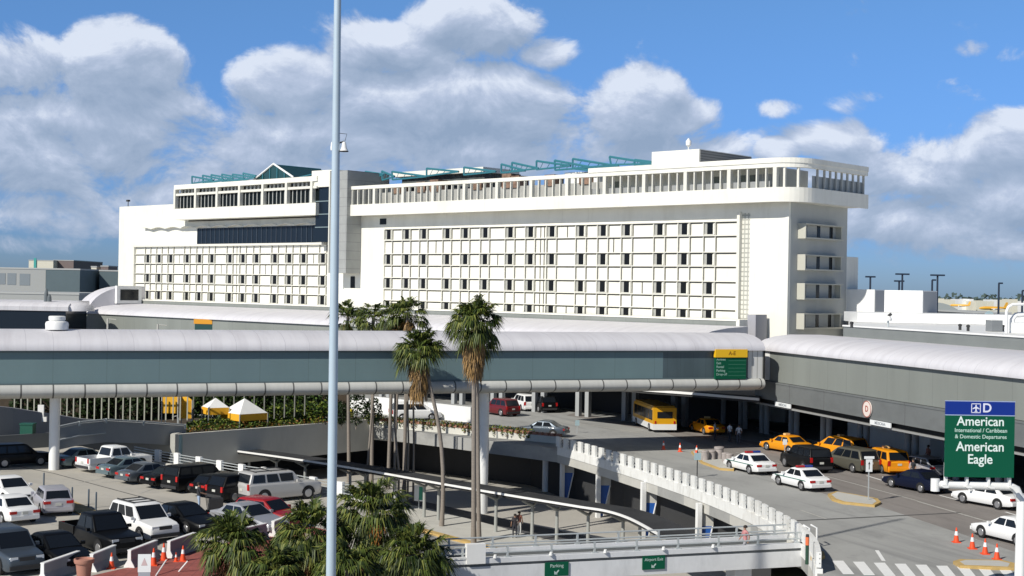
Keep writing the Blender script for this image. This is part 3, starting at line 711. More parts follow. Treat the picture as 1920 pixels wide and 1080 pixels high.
for px in (1345,1385,1425,1480,1540,1609,1699,1775,1870):
    x=tp(px,790,4.6)[0]
    for d in (0,1.05):
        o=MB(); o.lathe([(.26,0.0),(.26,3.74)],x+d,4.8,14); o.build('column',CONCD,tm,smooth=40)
for x in (-3.4,): pass
# roof parapet behind
pz=tp(1581,620,7)[0]
o=MB(); o.box(pz,TX1,7,60,3,10.55); o.build('upper_parapet',mat('parapet_grey',(.20,.215,.21),.6,var=.07,vs=.4),tm)
o=MB(); o.box(pz,TX1,6.9,60,10.55,10.68); o.box(pz,TX1,6.6,6.98,9.3,9.56); o.build('parapet_cap',WHITE2,tm)
# roof boxes
def rb(pa,pb,ytop,ybot,Y,dep,name='roof_box',z0=10.68,m=WHITE2):
    A=atY(pa,ytop,Y); B=atY(pb,ytop,Y); q=TO
    lx0=(A-q).dot(tx); ly0=(A-q).dot(ty); lx1=(B-q).dot(tx); ly1=(B-q).dot(ty)
    return lx0,ly0,lx1,ly1,A.z
for (px,Yd,wd,dp,yt,lab) in ((1640,150,3.9,3.0,543,'nearer-left white windowless plant room standing on the terminal roof beside the hotel'),(1730,140,4.2,3.2,545,'larger white plant room standing between two light masts on the terminal roof')):
    A=atY(px,yt,Yd); rbx=empty('rooftop_plant_room',(A.x,Yd,10.69),HA,lab,'roof structure','white plant rooms on the terminal roof'); h=A.z-10.69
    o=MB(); o.box(-wd,0,0,dp,0,h); o.build('wall',WHITE2,rbx)
    o=MB(); o.box(.001,.03,.1,dp-.1,.05,h-.1); o.build('shaded_side',mat('plant_shade_grey',(.40,.41,.42),.8),rbx)  # plain grey skin paints the shade side of the white box
P=atY(1660,600,133)
o=MB(); o.prism([(30.4,124.5),(42.6,176),(95,176),(95,112),(34,112)],0,10.66); t=recentre(o.build('terminal_rear_block',WHITE2)); tag(t,'plain white flat roofed rear block of the terminal carrying the plant rooms','building')
o=MB(); o.box(-2.4,16,0,7,0,.95); t=o.build('roof_step',WHITE2); t.location=(P.x,134,10.69); t.rotation_euler=(0,0,R(-3)); tag(t,'long low white raised roof level in front of the two plant rooms','roof structure')
LC=[(3.5,139),(12.2,129.6),(16.5,126),(21.7,120.6),(22.6,123.5),(26,138),(12,148)]
c_=Vector((14,134,0)); o=MB(); o.prism([(a-c_.x,b-c_.y) for a,b in LC],3.80,4.35); lk=o.build('slab',mat('soffit',(.05,.05,.05),.9)); lk.name='link_canopy'; lk.location=c_; tag(lk,'flat dark canopy with a light edge joining the terminal to the concourse behind the bus','canopy')
o=MB()
for a,b in zip(LC[:3],LC[1:4]):
    d=(Vector((*b,0))-Vector((*a,0))).normalized(); n=Vector((d.y,-d.x,0))*.12
    o.prism([(a[0]-c_.x,a[1]-c_.y),(b[0]-c_.x,b[1]-c_.y),(b[0]-c_.x+n.x,b[1]-c_.y+n.y),(a[0]-c_.x+n.x,a[1]-c_.y+n.y)],4.0,4.22)
o.build('light_edge',WHITE2,lk)
# small roof things
def at_roof(px,py,z=10.69): return at(px,py,z)
p=atY(1665,612,118); dv=empty('rooftop_dish',(p.x,118,10.69),0,'white domed dish vent on a short post on the terminal roof','vent')
o=MB(); o.lathe([(.09,0),(.09,.55)],0,0,8); o.build('post',STEEL,dv); o=MB(); o.lathe([(.30,.5),(.34,.62),(.22,.85),(.05,.95)],0,0,14); o.build('dome',WHITE2,dv,smooth=40); o=MB(); o.tube([(.0,0,.9),(.25,-.1,1.1)],.12,8); o.build('feed_horn',DARK,dv)
p=atY(1870,622,108); ac=empty('rooftop_air_conditioner',(p.x,108,10.69),R(5),'grey louvred air conditioning box near the white pipe loop on the terminal roof','air conditioner')
o=MB(); o.box(-.42,.42,0,1.2,0,.86); o.build('cabinet',seam(mat('ac_grey',(.24,.26,.27),.6),2,.09,.03,(.12,.12,.13)),ac); o=MB(); o.box(-.48,.48,-.04,1.24,.86,.92); o.build('cabinet_lid',WHITE2,ac)
p=atY(1890,630,104); hl=empty('rooftop_pipe_loop',(p.x,104,10.69),R(3),'thick white pipe bent into an upside-down U at the right edge of the terminal roof','pipe')
o=MB(); o.tube([(-.15,0,0),(-.15,0,1.6),(-.02,0,1.95),(.3,0,2.15),(.8,0,2.18),(2.4,0,2.18)],.11,10); o.build('pipe',WHITE2,hl,smooth=50)
o=MB(); o.tube([(.55,.6,0),(.55,.6,1.0),(.8,.6,1.35),(1.4,.6,1.4)],.2,10); o.box(.35,2.2,.3,1.4,0,.8); o.build('fan_box',WHITE2,hl,smooth=30)
for i,(px,py) in enumerate(((1597,600),(1800,612),(1880,610),(1896,612),(1815,620))):
    p=atY(px,py+5,112-i); o=MB(); o.lathe([(.12,0),(.12,.3),(.16,.34),(.16,.44),(.04,.5)],0,0,8); t=o.build('roof_vent',DARK,None,smooth=30); t.location=(p.x,p.y,10.69)
    tag(t,'small dark vent stub on the white terminal roof','vent','dark vent stubs on the terminal roof')
# disc sign and airline plates on the canopy fascia
xd_,zd=tp(1625,767,-.45); P=TO+tx*xd_+ty*(-.45)
dc=empty('disc_sign',(P.x,P.y,zd),TA,'round white disc with a small red letter on the canopy fascia','sign')
o=MB(); r_=.62
o.tube([(0,0.1,0),(0,0,0)],[r_,r_],24); o.build('disc',mat('disc_cream',(.80,.70,.64),.5),dc,smooth=30)
o=MB()
for i in range(28):
    a=2*PI*i/28; b=2*PI*(i+1)/28
    o.quad((r_*math.cos(a),-.006,r_*math.sin(a)),(r_*math.cos(b),-.006,r_*math.sin(b)),(.9*r_*math.cos(b),-.006,.9*r_*math.sin(b)),(.9*r_*math.cos(a),-.006,.9*r_*math.sin(a)))
o.build('red_rim',mat('dull_red',(.42,.10,.07),.5),dc)
text('D',.62,mat('dull_red',(.42,.10,.07),.5),dc,(0,-.012,0),bold=.02,depth=.003)
for (px,py,tt,lab) in ((1650,796,'MEXICANA','white airline name plate below the round disc sign'),(1467,764,'AMERICAN','white airline name plate at the far end of the canopy')):
    x,z=tp(px,py,-.4); P=TO+tx*x+ty*(-.4)
    s_=empty('name_plate',(P.x,P.y,3.93),TA,lab,'sign','name plates under the canopy fascia')
    o=MB(); o.box(-1.45,1.45,0,.08,-.17,.19); o.build('plate',SWHITE,s_); text(tt,.30,mat('plate_grey_letter',(.25,.27,.30),.6),s_,(0,-.006,.01),bold=.02,depth=.003)
# ---------------------------------------------------------------- vehicles
def paint(name,c,metal=0.0):
    d=max(c)<.06
    return mat('paint_'+name,[v*(.5 if d else 1) for v in c],.4 if d else .35,metal,coat=.08 if d else .25,spec=.18 if d else .35)
PW_=paint('white',(.80,.80,.79)); PSIL=paint('silver',(.42,.43,.46),.4); PBLK=paint('black',(.010,.011,.013)); PNAVY=paint('navy',(.012,.018,.05))
PGREY=paint('grey',(.13,.15,.17),.4); PTEAL=paint('grey_teal',(.16,.22,.24),.4); PRED=paint('red',(.30,.015,.02)); PMAR=paint('maroon',(.13,.012,.015))
PTAXI=paint('taxi',(.78,.30,.01)); PBUS=paint('bus',(.72,.36,.01)); PTAUPE=paint('taupe',(.15,.145,.115),.4); PCHAMP=paint('champagne',(.52,.51,.49),.2); PBLUEG=paint('blue_grey',(.075,.095,.12),.4); PLAV=paint('pale_silver',(.52,.51,.55),.4)
CLAD=mat('dark_cladding',(.03,.03,.032),.7)
SPEC={
 # L W H, belt, hood z, deck z, greenhouse base front/rear, top front/rear, nose z, side windows split
 'sedan':dict(L=4.85,W=1.82,H=1.44,belt=.93,hood=.88,deck=.98,nose=.66,bf=1.05,br=-1.80,tf=.12,tr=-.98,wr=.33,wb=1.40,tail=.90),
 'suv':dict(L=4.75,W=1.90,H=1.80,belt=1.10,hood=1.06,deck=1.12,nose=.92,bf=1.15,br=-2.28,tf=.35,tr=-1.9,wr=.38,wb=1.38,tail=1.1),
 'bigsuv':dict(L=5.25,W=1.98,H=1.86,belt=1.20,hood=1.14,deck=1.22,nose=1.0,bf=1.10,br=-2.55,tf=.55,tr=-2.35,wr=.40,wb=1.55,tail=1.2),
 'minivan':dict(L=5.05,W=1.95,H=1.78,belt=1.05,hood=.98,deck=1.08,nose=.82,bf=1.65,br=-2.42,tf=.50,tr=-2.05,wr=.34,wb=1.50,tail=1.05),
 'hatch':dict(L=4.35,W=1.76,H=1.50,belt=.95,hood=.90,deck=1.0,nose=.72,bf=1.05,br=-2.02,tf=.30,tr=-1.55,wr=.32,wb=1.28,tail=.98),
 'pickup':dict(L=5.6,W=1.98,H=1.88,belt=1.15,hood=1.10,deck=1.12,nose=.98,bf=1.15,br=-.95,tf=.55,tr=-.72,wr=.40,wb=1.70,tail=1.12),
}
def make_car(kind,pm,name,label,cat,group,light=None,rack=False,two=None):
    S=SPEC[kind]; L,W,H=S['L'],S['W'],S['H']; h=L/2; w=W/2; wr=S['wr']
    root=empty(name,(0,0,0),0,label,cat,group)
    st=[( h,.42,S['nose']-.14,w*.78),( h-.06,.26,S['nose'],w*.86),( h-.35,.22,S['nose']+.06,w*.96),(S['bf']+.12,.22,S['hood'],w),(S['bf']-.5,.22,S['belt'],w)]
    if kind=='pickup': st+=[(S['br']-.05,.24,S['belt'],w),(S['br']-.10,.24,.72,w),(-h+.10,.26,.72,w),(-h+.02,.36,.72,w*.98)]
    else: st+=[(S['br']+.3,.22,S['belt']+.02,w),(S['br']-.05,.24,S['deck'],w*.99),(-h+.12,.28,S['tail'],w*.93),(-h+.01,.40,S['tail']-.12,w*.84)]
    o=MB(); n=0
    K=11
    for (x,zb,zt,ww) in st:
        ring=[(-ww*.92,zb),(-ww,zb+.14),(-ww*1.01,(zb+zt)/2),(-ww*.985,zt-.10),(-ww*.90,zt-.01),(0,zt+.025),(ww*.90,zt-.01),(ww*.985,zt-.10),(ww*1.01,(zb+zt)/2),(ww,zb+.14),(ww*.92,zb)]
        o.v+=[(x,a,b) for a,b in ring]
    for i in range(len(st)-1):
        for j in range(K):
            a=i*K+j; b=i*K+(j+1)%K; o.f.append((a,b,b+K,a+K)); o.m.append(0)
    o.f.append(tuple(range(K))[::-1]); o.m.append(0); o.f.append(tuple((len(st)-1)*K+j for j in range(K))); o.m.append(0)
    body=o.build('body',pm,root,smooth=38); bv=body.modifiers.new('soft_edges','BEVEL'); bv.width=.05; bv.segments=2; bv.limit_method='ANGLE'; bv.angle_limit=R(28)
    if kind=='pickup':
        q=MB()
        for s in (-1,1): q.box(-h+.06,S['br']-.08,s*w*.99-.045,s*w*.99+.045,.70,S['belt']-.02)
        q.box(-h+.02,-h+.10,-w*.97,w*.97,.55,S['belt']-.03); q.build('bed_side',pm,root)
        q=MB(); q.box(-h+.11,S['br']-.09,-w*.93,w*.93,.75,.79); q.build('bed_floor',CLAD,root)
    # greenhouse
    zb=S['belt']-.03; wb_=w*.92; wt=w*(.78 if kind not in('minivan','bigsuv','suv') else .83); bf,br_,tf,tr=S['bf'],S['br'],S['tf'],S['tr']
    B=[Vector((bf,-wb_,zb)),Vector((bf,wb_,zb)),Vector((br_,wb_,zb)),Vector((br_,-wb_,zb))]
    T=[Vector((tf,-wt,H-.06)),Vector((tf,wt,H-.06)),Vector((tr,wt,H-.06)),Vector((tr,-wt,H-.06))]
    U=[Vector((tf-.18,-wt*.86,H)),Vector((tf-.18,wt*.86,H)),Vector((tr+.15,wt*.86,H)),Vector((tr+.15,-wt*.86,H))]
    o=MB(); o.v=[tuple(p) for p in B+T+U]
    for i in range(4):
        j=(i+1)%4; o.f+=[(i,j,4+j,4+i),(4+i,4+j,8+j,8+i)]; o.m+=[0,0]
    o.f.append((8,9,10,11)); o.m.append(0); cb=o.build('cabin',two or pm,root,smooth=50); bv=cb.modifiers.new('soft_edges','BEVEL'); bv.width=.035; bv.segments=2; bv.limit_method='ANGLE'; bv.angle_limit=R(25)
    def face(a,b,c,d,u0,u1,v0,v1,u0t=None,u1t=None):
        u0t=u0 if u0t is None else u0t; u1t=u1 if u1t is None else u1t
        P=lambda u,v:(a.lerp(b,u)).lerp(d.lerp(c,u),v)
        n=(b-a).cross(d-a).normalized()*.014
        if n.dot((a+b+c+d)/4-Vector((0,0,.8)))<0: n=-n
        return [P(u0,v0)+n,P(u1,v0)+n,P(u1t,v1)+n,P(u0t,v1)+n]
    def win(nm,*q):
        g=MB(); g.quad(*q); t=g.build(nm,GLASS,root)
    win('windshield',*face(B[0],B[1],T[1],T[0],.06,.94,.06,.93))
    win('rear_window',*face(B[2],B[3],T[3],T[2],.08,.92,.16 if kind=='sedan' else .10,.90))
    for s in (0,1):
        a,b,c,d=(B[1],B[2],T[2],T[1]) if s else (B[0],B[3],T[3],T[0])
        if kind=='pickup': sp_=[(.13,.50,.05,.47),(.55,.93,.53,.92)]
        elif kind=='sedan': sp_=[(.16,.47,.06,.45),(.51,.84,.50,.93)]
        else: sp_=[(.14,.39,.05,.37),(.42,.66,.41,.66),(.70,.95,.70,.95)]
        for (p,q,pt,qt) in sp_: win('side_window',*face(a,b,c,d,p,q,.12,.88,pt,qt))
    # wheels
    for sx in (1,-1):
        for s in (-1,1):
            cx_=sx*S['wb']; 
            q=MB(); k=14
            for i in range(k):
                a=PI*i/k-.15; b=PI*(i+1)/k+(.15 if i==k-1 else 0)
                rr_=wr+.07; y=s*(w*1.01+.006)
                q.quad((cx_,y,wr),(cx_+rr_*math.cos(PI*i/k),y,wr+rr_*math.sin(PI*i/k)),(cx_+rr_*math.cos(PI*(i+1)/k),y,wr+rr_*math.sin(PI*(i+1)/k)))
            q.build('wheel_arch',BLACK,root)
            q=MB(); q.tube([(0,-.11,0),(0,-.10,0),(0,.10,0),(0,.11,0)],[wr*.9,wr,wr,wr*.9],18)
            wl=q.build('wheel',TIRE,root,smooth=40,loc=(cx_,s*(w-.09),wr))
            q=MB(); q.tube([(0,0,0),(0,s*.012,0)],[wr*.64,wr*.60],14); q.build('rim',RIMM,wl,smooth=30,loc=(0,s*.108,0))
    for s in (-1,1):
        zn=S['nose']-.05
        q=MB(); q.box(h-.10,h-.005,s*w*.62-.17,s*w*.62+.17,zn-.13,zn+.02); q.build('headlight',LAMP,root)
        zt=S['tail']
        if kind in('sedan','hatch'): q=MB(); q.box(-h-.004,-h+.16,s*w*.70-.19,s*w*.70+.19,zt-.25,zt-.09); q.build('taillight',RED,root)
        else: q=MB(); q.box(-h-.006,-h+.12,s*w*.84-.09,s*w*.84+.10,zt-.36,zt-.0); q.build('taillight',RED,root)
        q=MB(); q.box(bf-.45,bf-.30,s*(w+.10)-.09,s*(w+.10)+.09,S['belt']-.02,S['belt']+.13); q.build('side_mirror',pm,root)
    q=MB(); q.box(h-.09,h+.004,-w*.38,w*.38,S['nose']-.22,S['nose']-.04); q.build('grille',CLAD,root)
    q=MB(); q.box(h-.10,h+.05,-w*.84,w*.84,.32,.50); q.build('front_bumper',pm if kind in('sedan','hatch','minivan') else CLAD,root)
    q=MB(); q.box(-h-.06,-h+.10,-w*.86,w*.86,.34,.54); q.build('rear_bumper',pm if kind in('sedan','hatch','minivan') else CLAD,root)
    zp=.62 if kind in('sedan','hatch') else .72
    q=MB(); q.box(-h-.02,-h+.05,-.16,.16,zp,zp+.15); q.build('number_plate',CHROME,root)
    if light=='police':
        q=MB(); q.cur=0; q.box(-.55,-.27,-.60,-.05,H+.03,H+.15); q.cur=1; q.box(-.55,-.27,.05,.60,H+.03,H+.15); q.cur=2; q.box(-.52,-.30,-.62,.62,H+.0,H+.03)
        q.build('light_bar',[mat('beacon_blue',(.02,.05,.28),.2),mat('beacon_red',(.42,.02,.03),.2),CLAD],root)
        q=MB()
        for s in (-1,1): q.box(-h+.5,h-.6,s*(w*1.012)-.004,s*(w*1.012)+.004,.70,.755)
        q.build('green_stripe',mat('green_stripe',(.02,.16,.12),.4),root)
    if light=='taxi':
        q=MB(); q.box(-.25,.05,-.25,.25,H,H+.14); q.build('roof_lamp',mat('taxi_lamp',(.80,.55,.25),.4),root)
    if rack:
        q=MB()
        for s in (-1,1): q.box(tr+.2,tf-.25,s*wt*.78-.03,s*wt*.78+.03,H+.03,H+.08)
        for x in (tr+.4,(tr+tf)/2,tf-.4): q.box(x-.03,x+.03,-wt*.78,wt*.78,H+.01,H+.05)
        q.build('roof_rack',CLAD,root)
    return root
def put(car,px,py,deg,z=0.0):
    p=at(px,py,z); car.location=p; car.rotation_euler=(0,0,R(deg)); return car
LG='vehicles parked on the parking deck'; RG='vehicles at the departures kerb'
V=[ # kind paint name label cat px py heading light rack
('suv',PBLK,'suv','black SUV in the shade left of the white skybridge column',LG,35,868,38,{}),
('sedan',PTEAL,'sedan','grey sedan half hidden behind the white pickup beside the column',LG,160,868,50,{}),
('pickup',PW_,'pickup_truck','white crew cab pickup with a dark open bed by the deck fence',LG,215,875,48,dict()),
('sedan',PTEAL,'sedan','grey-green sedan tucked between the white pickup and the grey sedan',LG,245,886,50,{}),
('sedan',PGREY,'sedan','mid grey sedan with round silver tail next to the black sedans in the back row',LG,282,897,50,{}),
('sedan',PBLK,'sedan','black sedan between the grey sedan and the boxy black SUV in the back row',LG,330,905,50,{}),
('bigsuv',PBLK,'suv','boxy black SUV, fourth vehicle left of the big silver SUV, behind the walking man',LG,375,912,50,{}),
('hatch',PBLK,'hatchback','black hatchback right of the man with the luggage cart',LG,418,922,50,{}),
('suv',PBLK,'suv','black SUV directly left of the big silver SUV',LG,454,930,50,{}),
('bigsuv',PCHAMP,'suv','large silver SUV with dark windows near the big pole',LG,522,936,40,dict(rack=True)),
('hatch',PRED,'hatchback','red compact hatchback parked just behind the foreground palms',LG,502,984,-32,{}),
('sedan',PSIL,'sedan','silver sedan half hidden by the foreground palm crown',LG,466,993,-38,{}),
('sedan',PW_,'sedan','white sedan facing right at the left edge, farther of the two white ones',LG,18,938,-50,{}),
('sedan',PW_,'sedan','white sedan seen from behind at the left edge with red tail lamps',LG,15,974,131,{}),
('hatch',PLAV,'hatchback','pale silver hatchback seen from behind next to the thin bollards',LG,97,958,118,{}),
('suv',PBLUEG,'suv','dark blue-grey SUV cut by the bottom left corner',LG,15,1064,-50,dict()),
('sedan',PBLK,'sedan','black sedan with a sloping rear behind the terracotta planter',LG,105,1056,-48,{}),
('pickup',PBLK,'pickup_truck','black pickup truck facing the orange cones',LG,190,1030,-48,{}),
('suv',PW_,'suv','white SUV with a dark roof rack in the near row',LG,268,1006,-47,dict(rack=True)),
('sedan',PBLK,'sedan','black sedan right of the white roof rack SUV',LG,346,993,-42,{}),
('minivan',PW_,'minivan','white minivan under the right half of the skybridge',RG,984,768,108,{}),
('suv',PMAR,'suv','dark red off-roader in the shade beside the round middle column',RG,938,778,126,{}),
('suv',PBLK,'suv','black SUV in deep shade right of the white minivan',RG,1016,771,110,{}),
('sedan',PBLUEG,'sedan','grey sedan mostly hidden behind the brick coped wall',RG,1015,817,160,{}),
('sedan',PTAXI,'taxi','orange taxi in the shade right of the yellow bus',RG,1325,812,105,dict(light='taxi')),
('sedan',PTAXI,'taxi','sunlit orange sedan taxi, farthest of the sunlit taxis',RG,1473,847,120,dict(light='taxi')),
('bigsuv',PBLK,'suv','black SUV between the two police cars and the taupe minivan',RG,1510,880,105,{}),
('minivan',PTAXI,'taxi','orange minivan taxi in the middle of the three taxis',RG,1574,858,122,dict(light='taxi')),
('minivan',PTAUPE,'minivan','brown-grey minivan in front of the middle orange taxi',RG,1594,881,114,{}),
('minivan',PTAXI,'taxi','orange minivan taxi seen from behind, nearest taxi',RG,1659,883,100,dict(light='taxi')),
('hatch',PSIL,'hatchback','silver hatchback at the kerb beside the nearest taxi',RG,1724,891,114,{}),
('sedan',PNAVY,'sedan','dark navy sedan below the silver hatchback',RG,1716,918,118,{}),
('sedan',PW_,'sedan','white sedan driving just below the big green sign',RG,1855,948,120,{}),
('sedan',PW_,'sedan','white sedan cut by the right edge beside the four cones',RG,1897,1015,112,{}),
('sedan',PW_,'police_car','white police car with a light bar, farther of the two',RG,1405,884,112,dict(light='police')),
('sedan',PW_,'police_car','white police car with a light bar, nearer of the two',RG,1501,914,112,dict(light='police')),
]
for kind,pm,nm,lab,gp,px,py,hd,kw in V:
    c={'pickup_truck':'pickup truck','police_car':'police car','sedan':'car','hatchback':'car'}.get(nm,nm.replace('_',' '))
    if nm=='suv': c='SUV'
    cr1=put(make_car(kind,pm,nm,lab,c,gp,**kw),px,py+(5 if gp==LG and px<560 and py<935 and hd>30 and hd<90 else 0),hd)
    if gp==LG and py<935 and 30<hd<90: cr1.scale=(.93,.93,.91)
put(make_car('minivan',PW_,'minivan','white minivan half hidden by slim trunks in front of the low white wall','minivan',None),778,787,18)
# one dark car on the lower level behind the ramp piers
put(make_car('suv',PBLUEG,'suv','dark blue-grey SUV on the lower level behind the ramp piers','SUV',None),1245,985,150,ZL+.01)
# bus
b=at(1226,803); bus=empty('shuttle_bus',(b.x,b.y,0),R(98),'yellow shuttle bus with a white skirt stopped half in the skybridge shadow','bus')
o=MB(); o.box(-4.6,4.6,-1.22,1.22,.95,2.75); 
for i,v in enumerate(o.v):
    if v[0]>4: o.v[i]=(v[0]-(.35 if v[2]>2 else 0),v[1],v[2])
o.build('body',PBUS,bus); o=MB(); o.box(-4.62,4.66,-1.24,1.24,.32,.95); o.build('skirt',PW_,bus)
o=MB(); o.box(-4.3,4.0,-1.12,1.12,2.75,2.92); o.build('roof',PBUS,bus); bus.scale=(.92,.92,.86)
for i in range(5):
    x=-4.2+1.65*i
    for s in (-1,1):
        o=MB(); o.box(x,x+1.5,s*1.235-.012,s*1.235+.012,1.35,2.45); o.build('side_window',GLASS,bus)
o=MB(); o.quad((4.62,-1.08,1.25),(4.62,1.08,1.25),(4.30,1.08,2.6),(4.30,-1.08,2.6)); o.build('windshield',GLASS,bus)
o=MB(); o.box(-4.63,-4.601,-.8,.8,1.6,2.3); o.build('rear_window',GLASS,bus)
for x in (-2.9,3.0):
    for s in (-1,1):
        o=MB(); o.tube([(0,-.14,0),(0,.14,0)],.46,16); wl=o.build('wheel',TIRE,bus,smooth=40,loc=(x,s*1.12,.46)); o=MB(); o.tube([(0,0,0),(0,s*.02,0)],.26,12); o.build('rim',RIMM,wl,loc=(0,s*.14,0))
for s in (-1,1):
    o=MB(); o.box(-4.66,-4.60,s*1.0-.08,s*1.0+.08,1.0,1.3); o.build('taillight',RED,bus); o=MB(); o.box(4.62,4.68,s*.9-.14,s*.9+.14,.6,.8); o.build('headlight',LAMP,bus)
# ---------------------------------------------------------------- people
def make_person(name_loc,deg,label,shirt,trouser,skin=(.35,.20,.13),pose='stand',hair=(.02,.015,.012),group=None,H=1.72):
    k=H/1.72
    J={'pel':(0,0,.95),'sp':(0,0,1.15),'ch':(.01,0,1.36),'nk':(.01,0,1.50),'hd':(.03,0,1.60),'ht':(.02,0,1.68)}
    lf=.28 if pose=='walk' else .04; lb=-.30 if pose=='walk' else -.02
    L_={'hl':(0,.10,.92),'kl':(lf*.7+.04,.11,.50),'al':(lf*.75,.11,.08),'tl':(lf*.75+.17,.12,.03),
        'hr':(0,-.10,.92),'kr':(lb*.3+.03,-.11,.50),'ar':(lb,-.11,.09),'tr':(lb+.16,-.12,.03)}
    if pose=='push': A_={'sl':(0,.19,1.42),'el':(.10,.25,1.16),'wl':(.36,.20,1.06),'fl':(.44,.19,1.06),'sr':(0,-.19,1.42),'er':(.10,-.25,1.16),'wr':(.36,-.20,1.06),'fr':(.44,-.19,1.06)}
    elif pose=='walk': A_={'sl':(0,.19,1.42),'el':(-.12,.24,1.16),'wl':(-.06,.24,.90),'fl':(-.03,.23,.80),'sr':(0,-.19,1.42),'er':(.06,-.25,1.14),'wr':(.24,-.22,.94),'fr':(.31,-.21,.87)}
    else: A_={'sl':(0,.19,1.42),'el':(-.02,.25,1.14),'wl':(.06,.26,.90),'fl':(.09,.26,.80),'sr':(0,-.19,1.42),'er':(-.02,-.25,1.14),'wr':(.14,-.22,.94),'fr':(.19,-.20,.85)}
    P={}; P.update(J); P.update(L_); P.update(A_)
    rad={'pel':.145,'sp':.125,'ch':.155,'nk':.055,'hd':.095,'ht':.075,'hl':.095,'kl':.062,'al':.042,'tl':.035,'hr':.095,'kr':.062,'ar':.042,'tr':.035,'sl':.06,'el':.045,'wl':.032,'fl':.035,'sr':.06,'er':.045,'wr':.032,'fr':.035}
    E=[('pel','sp'),('sp','ch'),('ch','nk'),('nk','hd'),('hd','ht'),('pel','hl'),('hl','kl'),('kl','al'),('al','tl'),('pel','hr'),('hr','kr'),('kr','ar'),('ar','tr'),('ch','sl'),('sl','el'),('el','wl'),('wl','fl'),('ch','sr'),('sr','er'),('er','wr'),('wr','fr')]
    ks=list(P); me=bpy.data.meshes.new('tmp'); me.from_pydata([tuple(c*k for c in P[q]) for q in ks],[(ks.index(a),ks.index(b_)) for a,b_ in E],[])
    t=bpy.data.objects.new('tmp',me); COL.objects.link(t)
    t.modifiers.new('s','SKIN'); sv=me.skin_vertices[0].data
    for i,q in enumerate(ks): sv[i].radius=(rad[q]*k,rad[q]*k*(.78 if q in('pel','sp','ch') else 1)) ; sv[i].use_root=(q=='pel')
    t.modifiers.new('u','SUBSURF').levels=1
    dg=bpy.context.evaluated_depsgraph_get(); dg.update()
    bm_=bpy.data.meshes.new_from_object(t.evaluated_get(dg)); bpy.data.objects.remove(t)
    bm_.name='person'
    for q in (mat('skin_%.2f'%skin[0],skin,.6),mat('cloth_%s'%str(shirt),shirt,.85),mat('cloth_%s'%str(trouser),trouser,.85),mat('shoe',(.02,.02,.02),.6)): bm_.materials.append(q)
    for p in bm_.polygons:
        z=p.center.z/k; r_=math.hypot(p.center.x,p.center.y)/k
        i=1
        if z>1.485: i=0
        elif z<.07: i=3
        elif z<.97 and abs(p.center.y)/k<.205: i=2
        elif abs(p.center.y)/k>.205 and z<1.18: i=0
        if pose=='push' and p.center.x/k>.2: i=0
        p.material_index=i; p.use_smooth=True
    root=bpy.data.objects.new('person',bm_); COL.objects.link(root); root.location=name_loc; root.rotation_euler=(0,0,R(deg)); tag(root,label,'person',group)
    h_=MB(); 
    h_.lathe([(.04*k,1.60*k),(.112*k,1.61*k),(.112*k,1.67*k),(.085*k,1.72*k),(.02*k,1.745*k)],0,0,12); h_.v=[(a-.012,b_,c) for a,b_,c in h_.v]
    h_.build('hair',mat('hair',hair,.8),root,smooth=60)
    return root
p=at(372,960); make_person((p.x,p.y,0),20,'man in a dark top and light blue jeans pushing a luggage cart across the lot',(.03,.03,.035),(.35,.45,.6),pose='push',group=None)
p=at(383,962)
ct=empty('luggage_cart',(p.x+.15,p.y+.25,0),R(20),'black luggage cart pushed by the man in jeans','luggage cart')
o=MB(); o.box(.0,.9,-.3,.3,.16,.20); o.tube([(0,-.28,.2),(-.12,-.28,1.05),(-.12,.28,1.05),(0,.28,.2)],.02,6); o.build('frame',CLAD,ct)
for (x,y) in ((.1,-.27),(.1,.27),(.8,-.27),(.8,.27)):
    o=MB(); o.tube([(0,-.02,0),(0,.02,0)],.08,10); o.build('wheel',TIRE,ct,loc=(x,y,.08))
o=MB(); o.box(.05,.85,-.25,.25,0,.62); t=o.build('suitcase',mat('bag_black',(.02,.02,.022),.7)); t.location=(p.x+.15,p.y+.25,.20); t.rotation_euler=(0,0,R(20)); tag(t,'black suitcase lying on the luggage cart','suitcase')
p=at(965,1009,ZL+.15); make_person((p.x,p.y,ZL+.15),100,'person in dark clothes waiting under the bus canopy, left of the two',(.03,.025,.03),(.03,.03,.04),group='people under the lower canopy')
p=at(973,1004,ZL+.15); make_person((p.x,p.y,ZL+.15),60,'person in a brown top and white trousers under the bus canopy, right of the two',(.18,.07,.05),(.7,.7,.68),group='people under the lower canopy')
for i,(px,py,sh,tr_,lb) in enumerate(((1340,826,(.5,.5,.5),(.03,.03,.05),'traveller in a grey top standing behind the shaded taxi'),(1368,829,(.75,.75,.74),(.04,.04,.05),'traveller in a white shirt in the shade near the drums, left one'),(1385,833,(.62,.64,.66),(.1,.1,.12),'traveller in a pale shirt in the shade near the drums, right one'),
    (1618,858,(.05,.07,.12),(.03,.03,.03),'traveller in dark blue by the canopy columns behind the middle taxi'),(1706,862,(.35,.36,.36),(.03,.03,.04),'traveller in a grey top at the kerb behind the silver hatchback'),(1740,876,(.45,.2,.15),(.1,.1,.12),'traveller in a reddish top at the kerb right of the silver hatchback'))):
    p=at(px,py,0); make_person((p.x,p.y,0),40*i,lb,sh,tr_,group='travellers at the departures kerb')
p=at(1712,905,0); make_person((p.x,p.y,0),200,'person in a dark top standing between the silver hatchback and the navy sedan',(.02,.02,.025),(.25,.22,.2))
